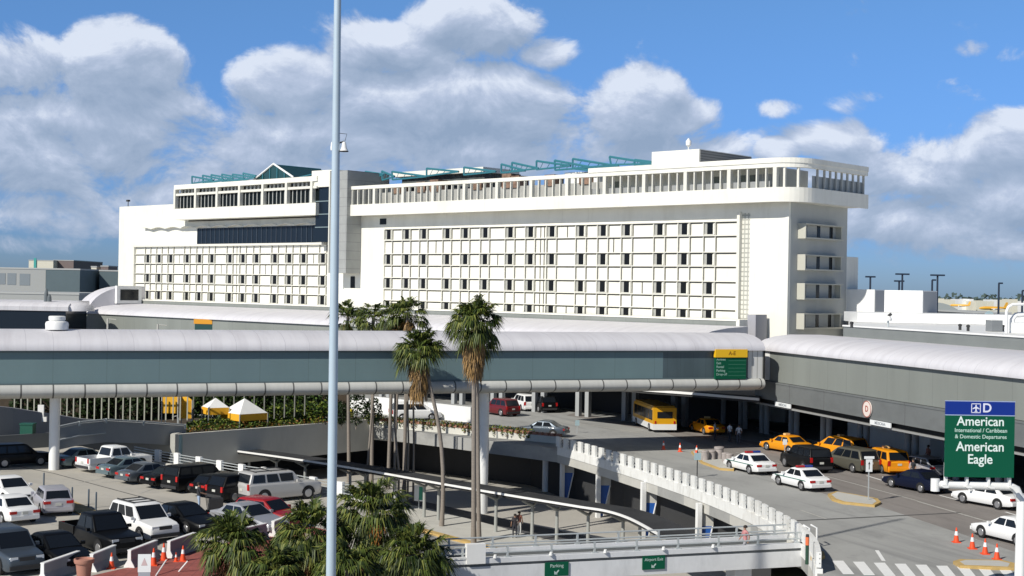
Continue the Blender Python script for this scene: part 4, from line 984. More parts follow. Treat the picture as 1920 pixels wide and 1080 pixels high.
# ---------------------------------------------------------------- parapets and walls
def along(pts,pitch):
    """points every pitch metres on a polyline: (point, direction)"""
    out=[]; d0=0.0
    for a,b in zip(pts,pts[1:]):
        L=(b-a).length; t=(b-a)/L; s=d0
        while s<L: out.append((a+t*s,t)); s+=pitch
        d0=s-L
    return out
def strip(o,pts,z0,z1,th,off=0.0):
    for a,b in zip(pts,pts[1:]):
        a=Vector((a.x,a.y,0)); b=Vector((b.x,b.y,0)); t=(b-a).normalized(); n=Vector((-t.y,t.x,0))
        a2=a-t*.0; p=[a+n*off,b+n*off,b+n*(off+th),a+n*(off+th)]
        o.prism([(q.x,q.y) for q in p],z0,z1)
def post(o,p,t,wd,th,z0,z1,off=0.0):
    n=Vector((-t.y,t.x,0)); a=p-t*wd/2+n*off; b=p+t*wd/2+n*off
    q=[a,b,b+n*th,a+n*th]; o.prism([(v.x,v.y) for v in q],z0,z1)
def smoothline(P,n=6):
    out=[]
    for i in range(len(P)-1):
        p0=P[max(i-1,0)];p1=P[i];p2=P[i+1];p3=P[min(i+2,len(P)-1)]
        for k in range(n):
            t=k/n; out.append(.5*((2*p1)+(p2-p0)*t+(2*p0-5*p1+4*p2-p3)*t*t+(3*p1-p0-3*p2+p3)*t**3))
    out.append(P[-1]); return out
def rebase(obj):
    """mesh built in world coordinates: move under an empty at its foot"""
    return obj
RL=[Vector((p.x,p.y,0)) for p in reversed(RAMP)]
RS=smoothline(RL,4)
c=RL[4]
pr=empty('ramp_parapet',(c.x,c.y,0),0,'white post-and-rail concrete parapet along the curved edge of the upper roadway','parapet')
def loc_(L): return [Vector((p.x-c.x,p.y-c.y,0)) for p in L]
rs=loc_(RS)
o=MB(); strip(o,rs,-1.12,-.45,.3,-.05); o.build('slab_edge',CONC,pr)
o=MB(); strip(o,rs,-.45,.22,.36,-.10); o.build('base',PARA,pr)
o=MB()
for z in (.45,.68,.90): strip(o,rs,z,z+.06,.06,.08)
o.build('rails',mat('rail_steel',(.25,.26,.26),.5),pr)
AL=along(rs,1.36); cut=len(AL)-6
for p,t in AL[:-5]:
    o=MB(); post(o,p,t,.70,.18,.221,1.05,-.05); o.build('post',PARA,pr)
o=MB(); strip(o,rs[-9:],.281,1.02,.24,-.06); o.build('solid_end',PARA,pr)
# piers under the ramp
for i,(px,) in enumerate(((1058,),(1126,),(1211,),(1316,))):
    y={1058:830,1126:850,1211:878,1316:915}[px]
    p=at(px,y,.6); 
    pi=empty('ramp_pier',(p.x-.1,p.y+.5,ZL),R(-70),['white pier with a blue panel nearest the brick coped wall','second white pier with a blue panel along the ramp','third white pier with a blue panel along the ramp','white pier with a blue panel nearest the footbridge'][i],'pier','piers with blue panels under the ramp')
    H_=-ZL-.46
    o=MB(); o.box(-.16,.16,-.16,.16,0,H_); o.build('column',WHITE2,pi)
    o=MB(); o.prism([(.05,.20),(.95,.20),(.95,.26),(.05,.26)],H_*.02,H_*.62)
    for k,v in enumerate(o.v): o.v[k]=(v[0] if v[2]>1 else (.05 if v[0]<.5 else .45),v[1],v[2])
    pi_rot=o.build('blue_panel',BLUE,pi); pi_rot.rotation_euler=(0,0,R(70))
    o=MB(); o.prism([(.05,.20),(1.0,.20),(1.0,.27),(.05,.27)],H_*.62+.002,H_); q=o.build('pier_head',CONC,pi); q.rotation_euler=(0,0,R(70))
    o=MB(); o.tube([(.45,.18,.1),(.95,.18,H_*.62)],.05,6); q=o.build('panel_edge',WHITE2,pi); q.rotation_euler=(0,0,R(70))
p=at(1023,918,ZL); o=MB(); o.lathe([(.34,0),(.34,3.3)],0,0,18); t=o.build('round_column',WHITE2,None,smooth=40); t.location=(p.x,p.y-1.0,ZL); tag(t,'round white column under the brick coped planter wall','column')
# planter walls of the upper level
c=PW[1]; pw=empty('planter_wall',(c.x,c.y,0),0,'pale concrete planter wall with a brick coping, long right stretch','wall','concrete planter walls of the upper level')
A=[Vector((PW[0].x-c.x,PW[0].y-c.y,0)),Vector((0,0,0))]
o=MB(); strip(o,A,-1.25,.6,.35,-.35); o.build('wall',WALLC,pw)
o=MB()
for p,t in along([A[0],A[1]],.62): post(o,p,t,.40,.42,.601,.84,-.38)
o.build('brick_coping',mat('coping_brick',(.34,.17,.12),.85,var=.2,vs=2),pw)
pw2=empty('planter_wall',(c.x,c.y,0),0,'shaded concrete planter wall curving left from behind the tall pole','wall','concrete planter walls of the upper level')
m2=Vector(((PW[1].x+PW[2].x)/2-c.x+1.5,(PW[1].y+PW[2].y)/2-c.y+1.5,0))
A=[Vector((0,0,0)),m2,Vector((PW[2].x-c.x,PW[2].y-c.y,0))]; A=smoothline(A,4)
o=MB(); strip(o,A,-2.3,.62,.35,-.35); o.build('wall',WALLC,pw2)
e_=A[-1]; o=MB(); o.prism([(e_.x-.4,e_.y-.3),(e_.x,e_.y-.3),(e_.x+.1,e_.y+5),(e_.x-.6,e_.y+5)],-3.5,.66); o.build('end_pier',WALLC,pw2)
# added dark sheets stand in for the shade under the upper level
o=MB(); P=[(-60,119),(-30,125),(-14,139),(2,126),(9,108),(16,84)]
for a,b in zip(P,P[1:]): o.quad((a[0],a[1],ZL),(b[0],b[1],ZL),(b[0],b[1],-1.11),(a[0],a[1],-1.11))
t=o.build('underdeck_shade_sheet',DARK); t['kind']='structure'
# parking deck fence
FP=[Vector((p.x,p.y,0)) for p in FT]; c=FP[5]; fe=empty('deck_fence',(c.x,c.y,0),0,'white fence of square blocks and thin rails along the far edge of the parking deck','fence')
fl=[p-c for p in FP]
o=MB(); strip(o,fl,-.99,.16,.22,.0); o.build('kerb',CONC,fe)
o=MB()
for z in (.32,.52,.72,.9): strip(o,fl,z,z+.05,.05,.06)
o.build('rails',STEEL,fe)
for a in fl[1:]:
    t=Vector((.70,-.71,0)); o=MB(); post(o,a,t,.62,.22,.161,1.02,0); o.build('block',WHITE2,fe)
p=at(338,872); o=MB(); o.lathe([(.16,0),(.13,2.1),(.13,2.2)],0,0,12); t=o.build('green_post',mat('pale_green_post',(.25,.33,.30),.6),None,smooth=40); t.location=(p.x,p.y,0); tag(t,'short pale green post standing in the deck fence line','post')
# dark wall and parapets behind the left part of the lot
W1=[atY(-40,758,111),atY(25,765,114),atY(150,785,119),atY(235,792,122)]
gw=empty('ramp_side_wall',(W1[1].x,W1[1].y,-1),0,'plain grey sloping side wall under the left end of the skybridge','wall')
o=MB()
for a,b in zip(W1,W1[1:]):
    d=Vector((a.x-W1[1].x,a.y-W1[1].y)); e2=Vector((b.x-W1[1].x,b.y-W1[1].y))
    o.prism([(d.x,d.y),(e2.x,e2.y),(e2.x,e2.y+.3),(d.x,d.y+.3)],0,[a.z+1,b.z+1,b.z+1,a.z+1])
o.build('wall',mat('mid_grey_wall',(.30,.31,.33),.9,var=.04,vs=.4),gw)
K=[atY(x,y,Y) for x,y,Y in ((108,803,107.5),(150,794,109),(200,789,111),(270,793,114.5),(348,799,118.5))]
cp=empty('curved_parapet',(K[2].x,K[2].y,0),0,'low curved concrete parapet with a light metal handrail left of the planter','parapet')
kk=[Vector((k.x-K[2].x,k.y-K[2].y,k.z)) for k in K]
o=MB()
for a,b in zip(kk,kk[1:]):
    o.prism([(a.x,a.y),(b.x,b.y),(b.x,b.y+.3),(a.x,a.y+.3)],[a.z-1.7,b.z-1.7,b.z-1.7,a.z-1.7],[a.z,b.z,b.z,a.z])
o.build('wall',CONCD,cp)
o=MB(); o.tube([(a.x,a.y-.1,a.z+.12) for a in kk],.07,6); o.tube([(a.x,a.y-.25,a.z-.95) for a in kk[:3]],.09,6); o.build('handrail',STEEL,cp)
for k,a in enumerate(kk):
    o=MB(); o.tube([(a.x,a.y-.1,a.z-.2),(a.x,a.y-.1,a.z+.2)],.09,6); o.build('rail_post',STEEL,cp)
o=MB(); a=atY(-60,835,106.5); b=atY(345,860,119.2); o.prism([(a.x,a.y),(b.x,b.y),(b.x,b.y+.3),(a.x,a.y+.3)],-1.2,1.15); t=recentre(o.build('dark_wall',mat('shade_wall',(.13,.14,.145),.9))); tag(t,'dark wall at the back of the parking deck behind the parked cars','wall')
# tall pickets
fb=[(27+12.3*i, 766+ (27+12.3*i-27)*.16) for i in range(11)]+[(150+13.4*i,788) for i in range(1,16)]+[(362+19*i,803-i*2.2) for i in range(12)]
c=atY(150,788,121); pf=empty('picket_fence',(c.x,c.y,0),0,'row of tall thin pale pickets rising behind the skybridge column','fence')
for k,(px,py) in enumerate(fb):
    if k in (5,): continue
    p=atY(px,py,121 if px<360 else 126)
    o=MB(); z1=4.9; o.box(-.05,.05,-.05,.05,0,z1-p.z+.3); o.build('picket',mat('picket_cream' if px<360 else 'picket_grey',(.40,.40,.33) if px<360 else (.2,.2,.18),.7),pf,loc=(p.x-c.x,p.y-c.y,p.z))
o=MB(); o.tube([((atY(fb[0][0],0,121).x-c.x),0,4.9),((atY(fb[25][0],0,121).x-c.x),0,4.9)],.07,6); o.build('top_rail',mat('picket_cream',(.55,.56,.50),.7),pf)
# small kit at the far left
p=at(13,852); o=MB(); o.box(-.5,.5,-.4,.4,0,1.5); o.box(-.55,.55,-.45,.45,1.5,1.6); t=o.build('utility_cabinet',mat('cabinet_green',(.01,.09,.06),.5)); t.location=(p.x,p.y+4.5,.35); tag(t,'dark green utility cabinet at the far left under the skybridge','cabinet')
p=atY(82,830,117); o=MB(); o.box(-.25,.25,-.1,.1,.9,1.9); o.box(-.5,.5,-.12,.12,.5,.9); o.box(-.06,.06,-.05,.05,-1,.5); t=o.build('white_cabinet',WHITE2); t.location=(p.x,p.y-.8,1.0); tag(t,'white L-shaped box fixed beside the left skybridge column','box')
p=atY(45,830,116); wk_=empty('roof_machinery',(p.x,p.y,.4),0,'pale grey machinery with a white duct beside the green cabinet','machinery')
o=MB(); o.box(-.9,-.3,0,.6,0,1.3); o.box(.1,.9,0,.8,0,.9); o.build('housing',mat('housing_grey',(.35,.38,.39),.6),wk_); o=MB(); o.tube([(-.3,0,.2),(-.1,0,.8),(.5,0,1.2)],.12,8); o.box(.35,.7,-.1,.3,1.0,1.5); o.build('duct',WHITE2,wk_)
# ---------------------------------------------------------------- lower canopy
CP=[at(x,y,-1.2) for x,y in ((300,822),(420,841),(550,859),(690,881),(825,905),(955,927),(1035,940),(1090,949),(1140,957),(1185,972),(1235,999))]
c=CP[5]; cn=empty('bus_canopy',(c.x,c.y,ZL),0,'long curved dark roofed bus canopy with a white front edge on the lower level','canopy')
cl=[Vector((p.x-c.x,p.y-c.y,0)) for p in CP]; cs=smoothline(cl,5)
zr=-1.2-ZL
def off(L,d):
    out=[]
    for i,p in enumerate(L):
        t=(L[min(i+1,len(L)-1)]-L[max(i-1,0)]).normalized(); out.append(p+Vector((-t.y,t.x,0))*d)
    return out
far=off(cs,2.3)
o=MB()
for i in range(len(cs)-1):
    a,b,e3,f3=cs[i],cs[i+1],far[i+1],far[i]; o.prism([(q.x,q.y) for q in (a,b,e3,f3)],zr-.30,zr-.06)
o.build('roof',mat('canopy_roof',(.022,.023,.025),.9,var=.4,vs=.5),cn)
o=MB(); strip(o,cs,zr-.12,zr+.02,.12,-.125); o.build('front_edge',WHITE2,cn)
fin=off(cs,1.3)
for px,py in ((350,872),(395,880),(440,888),(485,895),(530,900),(575,905),(650,910),(700,915),(745,925),(792,936),(841,962),(943,982),(996,992),(1052,1002),(1112,1014),(1172,1024),(1206,1030)):
    # the column stands under the roof line
    best=min(range(len(fin)),key=lambda i:abs((fin[i].x+c.x)/(fin[i].y+c.y)-(px-960)/F))
    p=fin[best]; o=MB(); o.lathe([(.13,.0),(.11,zr-.75)],p.x,p.y,10); 
    t=(fin[min(best+1,len(fin)-1)]-fin[max(best-1,0)]).normalized(); n=Vector((-t.y,t.x,0))
    o.tube([p+Vector((0,0,zr-.8)),p-n*1.1+Vector((0,0,zr-.32))],[.12,.07],6); o.tube([p+Vector((0,0,zr-.8)),p+n*.9+Vector((0,0,zr-.32))],[.12,.07],6)
    o.build('forked_column',mat('column_grey',(.34,.35,.33),.7),cn)
p=at(785,957,ZL); sg=empty('kerb_sign',(p.x,p.y,ZL),R(-20),'small white sign with green marks on the lower walk beside the slanting palm','sign')
o=MB(); o.box(-.04,.04,-.03,.03,0,1.0); o.build('post',STEEL,sg); o=MB(); o.box(-.4,.4,-.03,.03,.75,2.0); o.build('panel',SWHITE,sg); o=MB(); o.box(.02,.34,-.045,-.031,.85,1.9); o.build('green_marks',mat('mark_green',(.05,.3,.2),.6),sg)
# ---------------------------------------------------------------- footbridge
FA=math.atan2(.322,.947); FO=at(838,1063,-.1); FO.z=0
fb_=empty('footbridge',FO,FA,'white concrete footbridge with double pipe railings crossing the bottom of the picture','footbridge')
LW=19.9
GW=patch(mat('girder_white',(.66,.67,.68),.75,var=.05,vs=.8),.6,.5,.75,(.46,.47,.48),(1,1,.4),.7)
o=MB(); o.box(-3.2,LW,0,.3,-1.0,-.17); o.box(-3.2,LW,2.3,2.6,-1.0,-.17); o.build('girder',GW,fb_)
o=MB(); o.box(-3.2,LW,.05,2.55,-.85,-.72); o.build('deck',GW,fb_)
o=MB(); o.box(0,LW,.06,.28,-.17,-.02); o.box(0,LW,2.34,2.54,-.17,-.02); o.build('groove',mat('groove_grey',(.14,.15,.15),.8),fb_)
o=MB(); o.box(0,LW,-.04,.28,-.02,.22); o.box(0,LW,2.32,2.6,-.02,.22); o.build('kerb_beam',GW,fb_)
for y,nm in ((.10,'near_rail'),(2.45,'far_rail')):
    o=MB()
    for z in (.46,.78): o.tube([(0.4,y,z),(LW,y,z)],.042,8)
    o.build('railing_pipe',STEEL,fb_)
    for k in range(9):
        x=.8+2.3*k; o=MB(); o.box(x-.05,x+.05,y-.04,y+.04,.22,.78); o.box(x-.14,x+.14,y-.06,y+.06,.22,.27); o.build('railing_post',STEEL,fb_)
for x in (2.4,5.3,8.2,11.4,14.2):
    o=MB(); o.tube([(x,-.10,.25),(x,-.12,.40)],[.10,.07],8); o.build('marker_lamp',WHITE2,fb_)
o=MB(); o.box(.95,1.9,-.16,.2,.0,.96); o.build('end_cap',WHITE2,fb_)
o=MB(); o.box(.1,.2,-.1,2.6,.25,.3); o.box(.1,.2,-.1,2.6,.5,.55); o.box(.1,.95,-.12,-.06,.3,.36); o.build('end_railing',WHITE2,fb_)
for x in (LW-.1,LW+.35):
    o=MB(); o.tube([(x,-.15,-1.6),(x,-.15,1.02),(x+.1,.6,1.05)],.055,8); o.build('end_frame',WHITE2,fb_)
o=MB(); o.box(LW+.0,LW+2.6,-.4,2.7,-1.3,-.012); o.build('landing',CONC,fb_)
o=MB(); o.box(16.0,17.0,.9,1.9,ZL,-1.0); o.box(1.0,2.0,.9,1.9,ZL,-1.0); o.split('pier',GW,fb_)
for (px,py,t1,lab) in ((1044,1067,'Parking','green parking sign on the footbridge side, left one'),(1226,1055,'Airport Exit','green airport exit sign on the footbridge side, right one')):
    x,z=plane(px,py,FO,Vector((math.cos(FA),math.sin(FA),0)),Vector((-math.sin(FA),math.cos(FA),0)),-.08)
    P=FO+Vector((math.cos(FA),math.sin(FA),0))*x+Vector((-math.sin(FA),math.cos(FA),0))*-.08
    s_=empty('guide_sign',(P.x,P.y,z-.34),FA,lab,'sign','green signs on the footbridge')
    o=MB(); o.box(-.62,.62,0,.06,0,.68); o.build('panel',GREEN,s_)
    text(t1,.24 if len(t1)<9 else .21,mat('sign_letter',(.5,.62,.58),.6),s_,(0,-.006,.5),bold=.0,depth=.003)
    o=MB(); o.quad((-.13,-.008,.08),(.05,-.008,.08),(-.13,-.008,.26)); o.quad((-.09,-.008,.12),(-.03,-.008,.08),(.13,-.008,.26),(.08,-.008,.31)); o.build('arrow',mat('sign_letter',(.5,.62,.58),.6),s_)
u=Vector((math.cos(FA),math.sin(FA),0)); v_=Vector((-math.sin(FA),math.cos(FA),0))
x,_=plane(1397,1010,FO,u,v_,1.5); P=FO+u*x+v_*1.5; make_person((P.x,P.y,-.72),200,'person in a pink top walking across the footbridge',(.50,.22,.22),(.3,.3,.32),pose='walk',hair=(.05,.03,.02))
p=at(1513,1058); bo=empty('striped_bollard',(p.x,p.y,0),0,'dark green bollard with an orange band at the right end of the footbridge','bollard')
o=MB(); o.lathe([(.09,0),(.09,.95)],0,0,12); o.build('post',mat('bollard_green',(.015,.055,.03),.6),bo,smooth=40); o=MB(); o.lathe([(.095,.951),(.095,1.35)],0,0,12); o.build('orange_band',mat('band_orange',(.75,.17,.06),.5),bo,smooth=40); o=MB(); o.lathe([(.09,1.351),(.08,1.48)],0,0,12); o.build('cap',CLAD,bo)
# ---------------------------------------------------------------- overhead sign
Y=62; a=atY(1773,752,Y); b=atY(1904,757,Y); z0=atY(1838,895,Y).z; cxm=(a.x+b.x)/2; W_=b.x-a.x; H_=a.z-z0
hs=empty('overhead_sign',(cxm,Y,0),R(1.5),'large green and blue airline guide sign on a white steel arm at the right','sign')
tz=z0
o=MB(); o.box(-W_/2,W_/2,0,.09,tz,tz+H_*.825-.04); o.build('green_panel',GREEN,hs)
o=MB(); o.box(-W_/2,W_/2,0,.09,tz+H_*.825,tz+H_); o.build('blue_panel',SBLUE,hs)
o=MB(); o.box(-W_/2,W_/2,-.002,.092,tz+H_*.825-.039,tz+H_*.825-.001); o.box(-W_/2-.02,W_/2+.02,.0,.09,tz+H_+.001,tz+H_+.03); o.build('border',mat('border_pale',(.35,.42,.62),.6),hs)
LT=mat('sign_letter_white',(.74,.84,.80),.6); LT2=mat('sign_letter_blue_white',(.70,.72,.85),.6)
text('American',.58,LT,hs,(.02,-.006,tz+H_*.735),bold=.012,sx=.95,depth=.004)
text('International / Caribbean',.25,mat('sign_letter_dim',(.50,.68,.60),.6),hs,(.04,-.006,tz+H_*.618),bold=.008,sx=.94,depth=.004)
text('& Domestic Departures',.245,mat('sign_letter_dim',(.40,.58,.50),.6),hs,(.04,-.006,tz+H_*.535),bold=.008,sx=.98,depth=.004)
text('American',.60,LT,hs,(.02,-.006,tz+H_*.40),bold=.012,sx=.93,depth=.004)
text('Eagle',.60,LT,hs,(.02,-.006,tz+H_*.235),bold=.012,sx=.93,depth=.004)
text('D',.56,LT2,hs,(.30,-.006,tz+H_*.913),bold=.02,depth=.004)
o=MB(); zc=tz+H_*.913; x=-.20; r_=.215
for q in ((x-r_,x+r_,zc+r_-.035,zc+r_),(x-r_,x+r_,zc-r_,zc-r_+.035),(x-r_,x-r_+.035,zc-r_,zc+r_),(x+r_-.035,x+r_,zc-r_,zc+r_)): o.box(q[0],q[1],-.006,-.001,q[2],q[3])
o.quad((x-.03,-.008,zc-.15),(x+.03,-.008,zc-.15),(x+.03,-.008,zc+.13),(x,-.008,zc+.17),(x-.03,-.008,zc+.13))
o.quad((x-.16,-.009,zc-.05),(x,-.009,zc+.0),(x+.16,-.009,zc-.05),(x+.16,-.009,zc-.01),(x,-.009,zc+.09),(x-.16,-.009,zc-.01))
o.quad((x-.08,-.010,zc-.16),(x+.08,-.010,zc-.16),(x,-.010,zc-.08)); o.build('airplane_symbol',LT2,hs)
za=atY(1830,913,Y).z; xl_=atY(1757,905,Y).x-cxm; xr_=atY(1915,913,Y).x-cxm
o=MB(); o.tube([(xl_,.3,za+.05),(xr_-.35,.3,za),(xr_-.1,.3,za-.12),(xr_+.12,.3,za-.6)],[.17,.19,.2,.2],12); o.lathe([(.2,za-.25),(.2,za+.3)],xl_,.3,12); o.build('arm',STEEL and WHITE2,hs,smooth=40)
o=MB(); o.lathe([(.24,0),(.19,za-.5),(.1,za-.3)],xr_+.14,.3,14); o.build('mast',WHITE2,hs,smooth=40)
for f_ in (-.5,-.17,.17,.5):
  o=MB(); o.box(W_*f_*.92-.05,W_*f_*.92+.05,.1,.34,za+.05,tz+.6); o.build('bracket',WHITE2,hs)
for f_ in (-.52,-.18,.14,.46):
  o=MB(); o.tube([(W_*f_,-.25,za+.02),(W_*f_,.3,za)],.035,6); o.box(W_*f_-.10,W_*f_+.10,-.45,-.2,za+.0,za+.10); o.build('bracket_lamp',WHITE2,hs)
# ---------------------------------------------------------------- tall pole
Y=52; pb_=atY(620.5,1080,Y); tp_=atY(633,0,Y)
g=(tp_-pb_).normalized(); base=pb_+g*((0-pb_.z)/g.z)
po=empty('flood_light_pole',base,0,'tall pale blue-grey steel pole running from bottom to top of the picture','pole')
top=g*((34)/g.z)
o=MB(); o.tube([(0,0,0),top*.25,top*.5,top*.75,top],[.19,.175,.155,.13,.11],20); o.build('shaft',POLEM,po,smooth=60)
for py in (712,785):
    q=atY(620,py,Y)-base; tt=top*(q.z/top.z); o=MB(); o.tube([tt,tt+g*.035],[.186*(1-.42*q.z/34)+.006]*2,20); o.build('joint_ring',mat('ring_grey',(.34,.42,.49),.6),po,smooth=60)
o=MB(); o.lathe([(.34,0),(.34,.05),(.2,.06),(.2,.2)],0,0,20); o.build('base_flange',STEEL,po)
o=MB(); q=atY(645,283,Y)-base; p0=atY(629,270,Y)-base; o.tube([p0,(q.x,q.y,p0.z+.1)],.03,6); 
o.tube([p0+Vector((0,0,.42)),(q.x+.1,q.y,p0.z+.38),(q.x+.02,q.y,p0.z+.1)],.012,5); o.build('bracket',CLAD,po)
o=MB(); o.lathe([(.05,.34),(.07,.3),(.10,.12),(.15,.02),(.16,0)],0,0,16); o.build('bell_housing',WHITE2,po,smooth=50,loc=(q.x,q.y,q.z)); 
o=MB(); o.lathe([(.17,-.03),(.17,.0)],0,0,16); o.build('housing_rim',CLAD,po,loc=(q.x,q.y,q.z))
q2=atY(621,281,Y)-base; o=MB(); o.lathe([(.02,.32),(.04,.26),(.06,.1),(.05,0)],0,0,12); o.build('small_bell',WHITE2,po,smooth=50,loc=(q2.x,q2.y+.2,q2.z))
# ---------------------------------------------------------------- cones, barriers, drums, signs
CG='orange cones with white collars'
def cone(px,py,label,h=.8,z=0):
    p=at(px,py,z) ; r=empty('traffic_cone',p,0,label,'traffic cone',CG)
    s=h/.75
    o=MB(); o.box(-.19*s,.19*s,-.19*s,.19*s,0,.04*s); o.lathe([(.15*s,.02*s),(.090*s,.37*s),(.056*s,.56*s),(.03*s,.74*s)],0,0,12); o.build('body',ORANGE,r,smooth=30)
    o=MB(); o.lathe([(.096*s,.36*s),(.063*s,.56*s)],0,0,12); o.build('collar',SWHITE,r,smooth=30)
for i,(px,py,l) in enumerate(((1244,843,'left cone of the three beyond the ramp parapet'),(1275,847,'middle cone of the three beyond the ramp parapet'),(1306,852,'right cone of the three beyond the ramp parapet'),
 (1793,1017,'farthest cone of the four near the right edge'),(1823,1029,'second farthest cone of the four near the right edge'),(1847,1039,'third cone of the four near the right edge'),(1869,1049,'nearest cone of the four near the right edge'),
 (209,1066,'cone in front of the black pickup beside the planter'),(288,1060,'left cone of the group on the red brick'),(307,1050,'tall cone between the two barriers on the red brick'),(330,1053,'small cone beside the upper barrier end'),(343,1052,'right cone of the group on the red brick'))):
    cone(px,py,l,{10:.45}.get(i,.82 if i in(9,8,6,5,4,3) else .75))
def barrier(p0,p1,label):
    a=at(*p0); b=at(*p1); d=b-a; L=d.length; r=empty('jersey_barrier',a,math.atan2(d.y,d.x),label,'barrier','white topped concrete barriers beside the brick plaza')
    pr_=[(-.28,0),(.28,0),(.24,.10),(.09,.35),(.075,.78),(-.075,.78),(-.09,.35),(-.24,.10)]
    o=MB(); o.ext(pr_,0,L); o.build('body',mat('barrier_shade_grey',(.30,.31,.32),.9,var=.06,vs=1),r)  # shade on the barrier's faces is put into the grey
    o=MB(); o.box(-.06,L+.02,-.10,.10,.781,.83); o.ext(pr_,-.06,-.002); o.build('lit_cap',WHITE2,r)  # white skin paints the sunlit top and left end
barrier((80,1090),(146,1066),'barrier at the bottom left, under the black sedan')
barrier((172,1072),(214,1054),'barrier between the terracotta planter and the black pickup')
barrier((243,1064),(292,1044),'middle barrier in front of the white SUV')
barrier((317,1046),(364,1029),'barrier right of the tall cone')
barrier((512,1006),(560,986),'barrier right of the palms by the red SUV')
barrier((440,1024),(498,1010),'barrier between the palm crown and the red SUV')
p=at(157,1092); r=empty('terracotta_planter',p,0,'tall tapered terracotta planter in front of the barriers','planter')
o=MB(); o.lathe([(.26,0),(.36,.85),(.37,.88)],0,0,24); o.build('pot',TERRA,r,smooth=40); o=MB(); o.lathe([(.41,.86),(.44,.93),(.44,1.05),(.38,1.06),(.36,.98)],0,0,24); o.build('rim',TERRA,r,smooth=40)
p=at(270,1092); r=empty('a_frame_board',p,R(8),'white upright notice board with a faint emblem on the brick plaza','sign')
o=MB(); o.box(-.28,.28,0,.05,.45,1.25); o.build('panel',SWHITE,r); o=MB(); o.box(-.26,.26,.01,.045,0,.45); o.build('lower_panel',mat('board_grey',(.35,.38,.42),.7),r)
o=MB(); o.quad((-.14,-.006,.75),(.14,-.006,.75),(0,-.006,1.1)); o.build('emblem',mat('faint_red',(.60,.45,.45),.6),r)
for i,(x0,y0,x1,y1,l) in enumerate(((292,1080,312,1050,'thin white pole leaning to the right across the brick, left one'),(335,1072,352,1052,'thin white pole leaning to the right across the brick, right one'))):
    a=at(x0,y0); b=at(x1,y1,.5); o=MB(); o.tube([a,b],.035,6); t=recentre(o.build('leaning_pole',WHITE2)); tag(t,l,'pole')
DG='grey drums on the small island'
for px,py,l in ((1322,862,'leftmost pale grey drum on the island'),(1335,861,'second grey drum on the island'),(1348,860,'largest grey drum in the middle of the island'),(1360,866,'fourth grey drum from the left on the island'),(1368,868,'rightmost grey drum on the island')):
    p=at(px,py,.15); o=MB(); s=1.2 if 'largest' in l else .9; o.lathe([(.30*s,0),(.30*s,.62*s),(.33*s,.66*s),(.33*s,.78*s),(.1,.82*s)],0,0,14); t=o.build('drum',mat('drum_grey',(.36,.32,.30),.8,var=.2,vs=3),None,smooth=35); t.location=p; tag(t,l,'drum',DG)
p=at(1628,941); r=empty('road_sign',p,R(8),'thin post with a white panel on the long yellow island','sign','small road signs on thin posts')
o=MB(); o.box(-.03,.03,-.03,.03,.15,2.95); o.build('post',STEEL,r); o=MB(); o.box(-.22,.22,-.05,-.031,1.95,2.75); o.box(-.34,.34,-.05,-.031,2.78,2.95); o.build('panel',SWHITE,r)
o=MB(); o.quad((-.03,-.052,2.1),(.03,-.052,2.1),(.03,-.052,2.45),(.09,-.052,2.42),(0,-.052,2.62),(-.09,-.052,2.42),(-.03,-.052,2.45)); o.build('arrow',CLAD,r)
p=at(1308,896); r=empty('road_sign',at(1307,895,0),R(8),'thin dark post with a pale blue plate near the three cones','sign','small road signs on thin posts')
o=MB(); o.box(-.03,.03,-.03,.03,0,1.9); o.build('post',CLAD,r); o=MB(); o.box(-.25,.25,-.05,-.031,1.25,1.75); o.build('panel',mat('plate_blue',(.35,.47,.50),.5),r)
r=empty('road_sign',at(1471,858,0),R(8),'white square plate on a thin post by the sunlit sedan taxi','sign','small road signs on thin posts')
o=MB(); o.box(-.03,.03,-.03,.03,0,1.4); o.build('post',STEEL,r); o=MB(); o.box(-.18,.18,-.05,-.031,1.05,1.5); o.build('panel',SWHITE,r)
r=empty('road_sign',at(1082,812,0),R(8),'pale blue plate on a thin post on the lit strip beyond the brick coping','sign','small road signs on thin posts')
o=MB(); o.box(-.03,.03,-.03,.03,0,1.2); o.build('post',STEEL,r); o=MB(); o.box(-.2,.2,-.05,-.031,.7,1.2); o.build('panel',mat('plate_blue',(.35,.47,.50),.5),r)
# lot island with thin bollards
P=[at(x,y,.12) for x,y in ((95,925),(130,935),(190,960),(194,966),(180,970),(150,962),(110,942))]; c=sum(P,Vector())/len(P)
e_=empty('parking_island',(c.x,c.y,0),0,'worn ochre kerbed strip among the cars on the parking deck','island'); o=MB(); o.prism([(q.x-c.x,q.y-c.y) for q in P],.0,.1); o.build('kerb',mat('ochre_kerb',(.46,.33,.16),.85,var=.2,vs=1),e_)
for px,py,l in ((82,917,'thin dark bollard left of the pale silver hatchback'),(135,946,'tallest thin dark bollard right of the pale hatchback'),(166,950,'thin dark bollard, middle of the strip'),(180,956,'rightmost thin dark bollard on the strip')):
    p=at(px,py,.1); o=MB(); o.lathe([(.05,0),(.05,1.0),(.02,1.05)],0,0,8); t=o.build('bollard',mat('bollard_slate',(.06,.09,.12),.5),None,smooth=40); t.location=p; tag(t,l,'bollard','thin dark bollards on the parking deck')
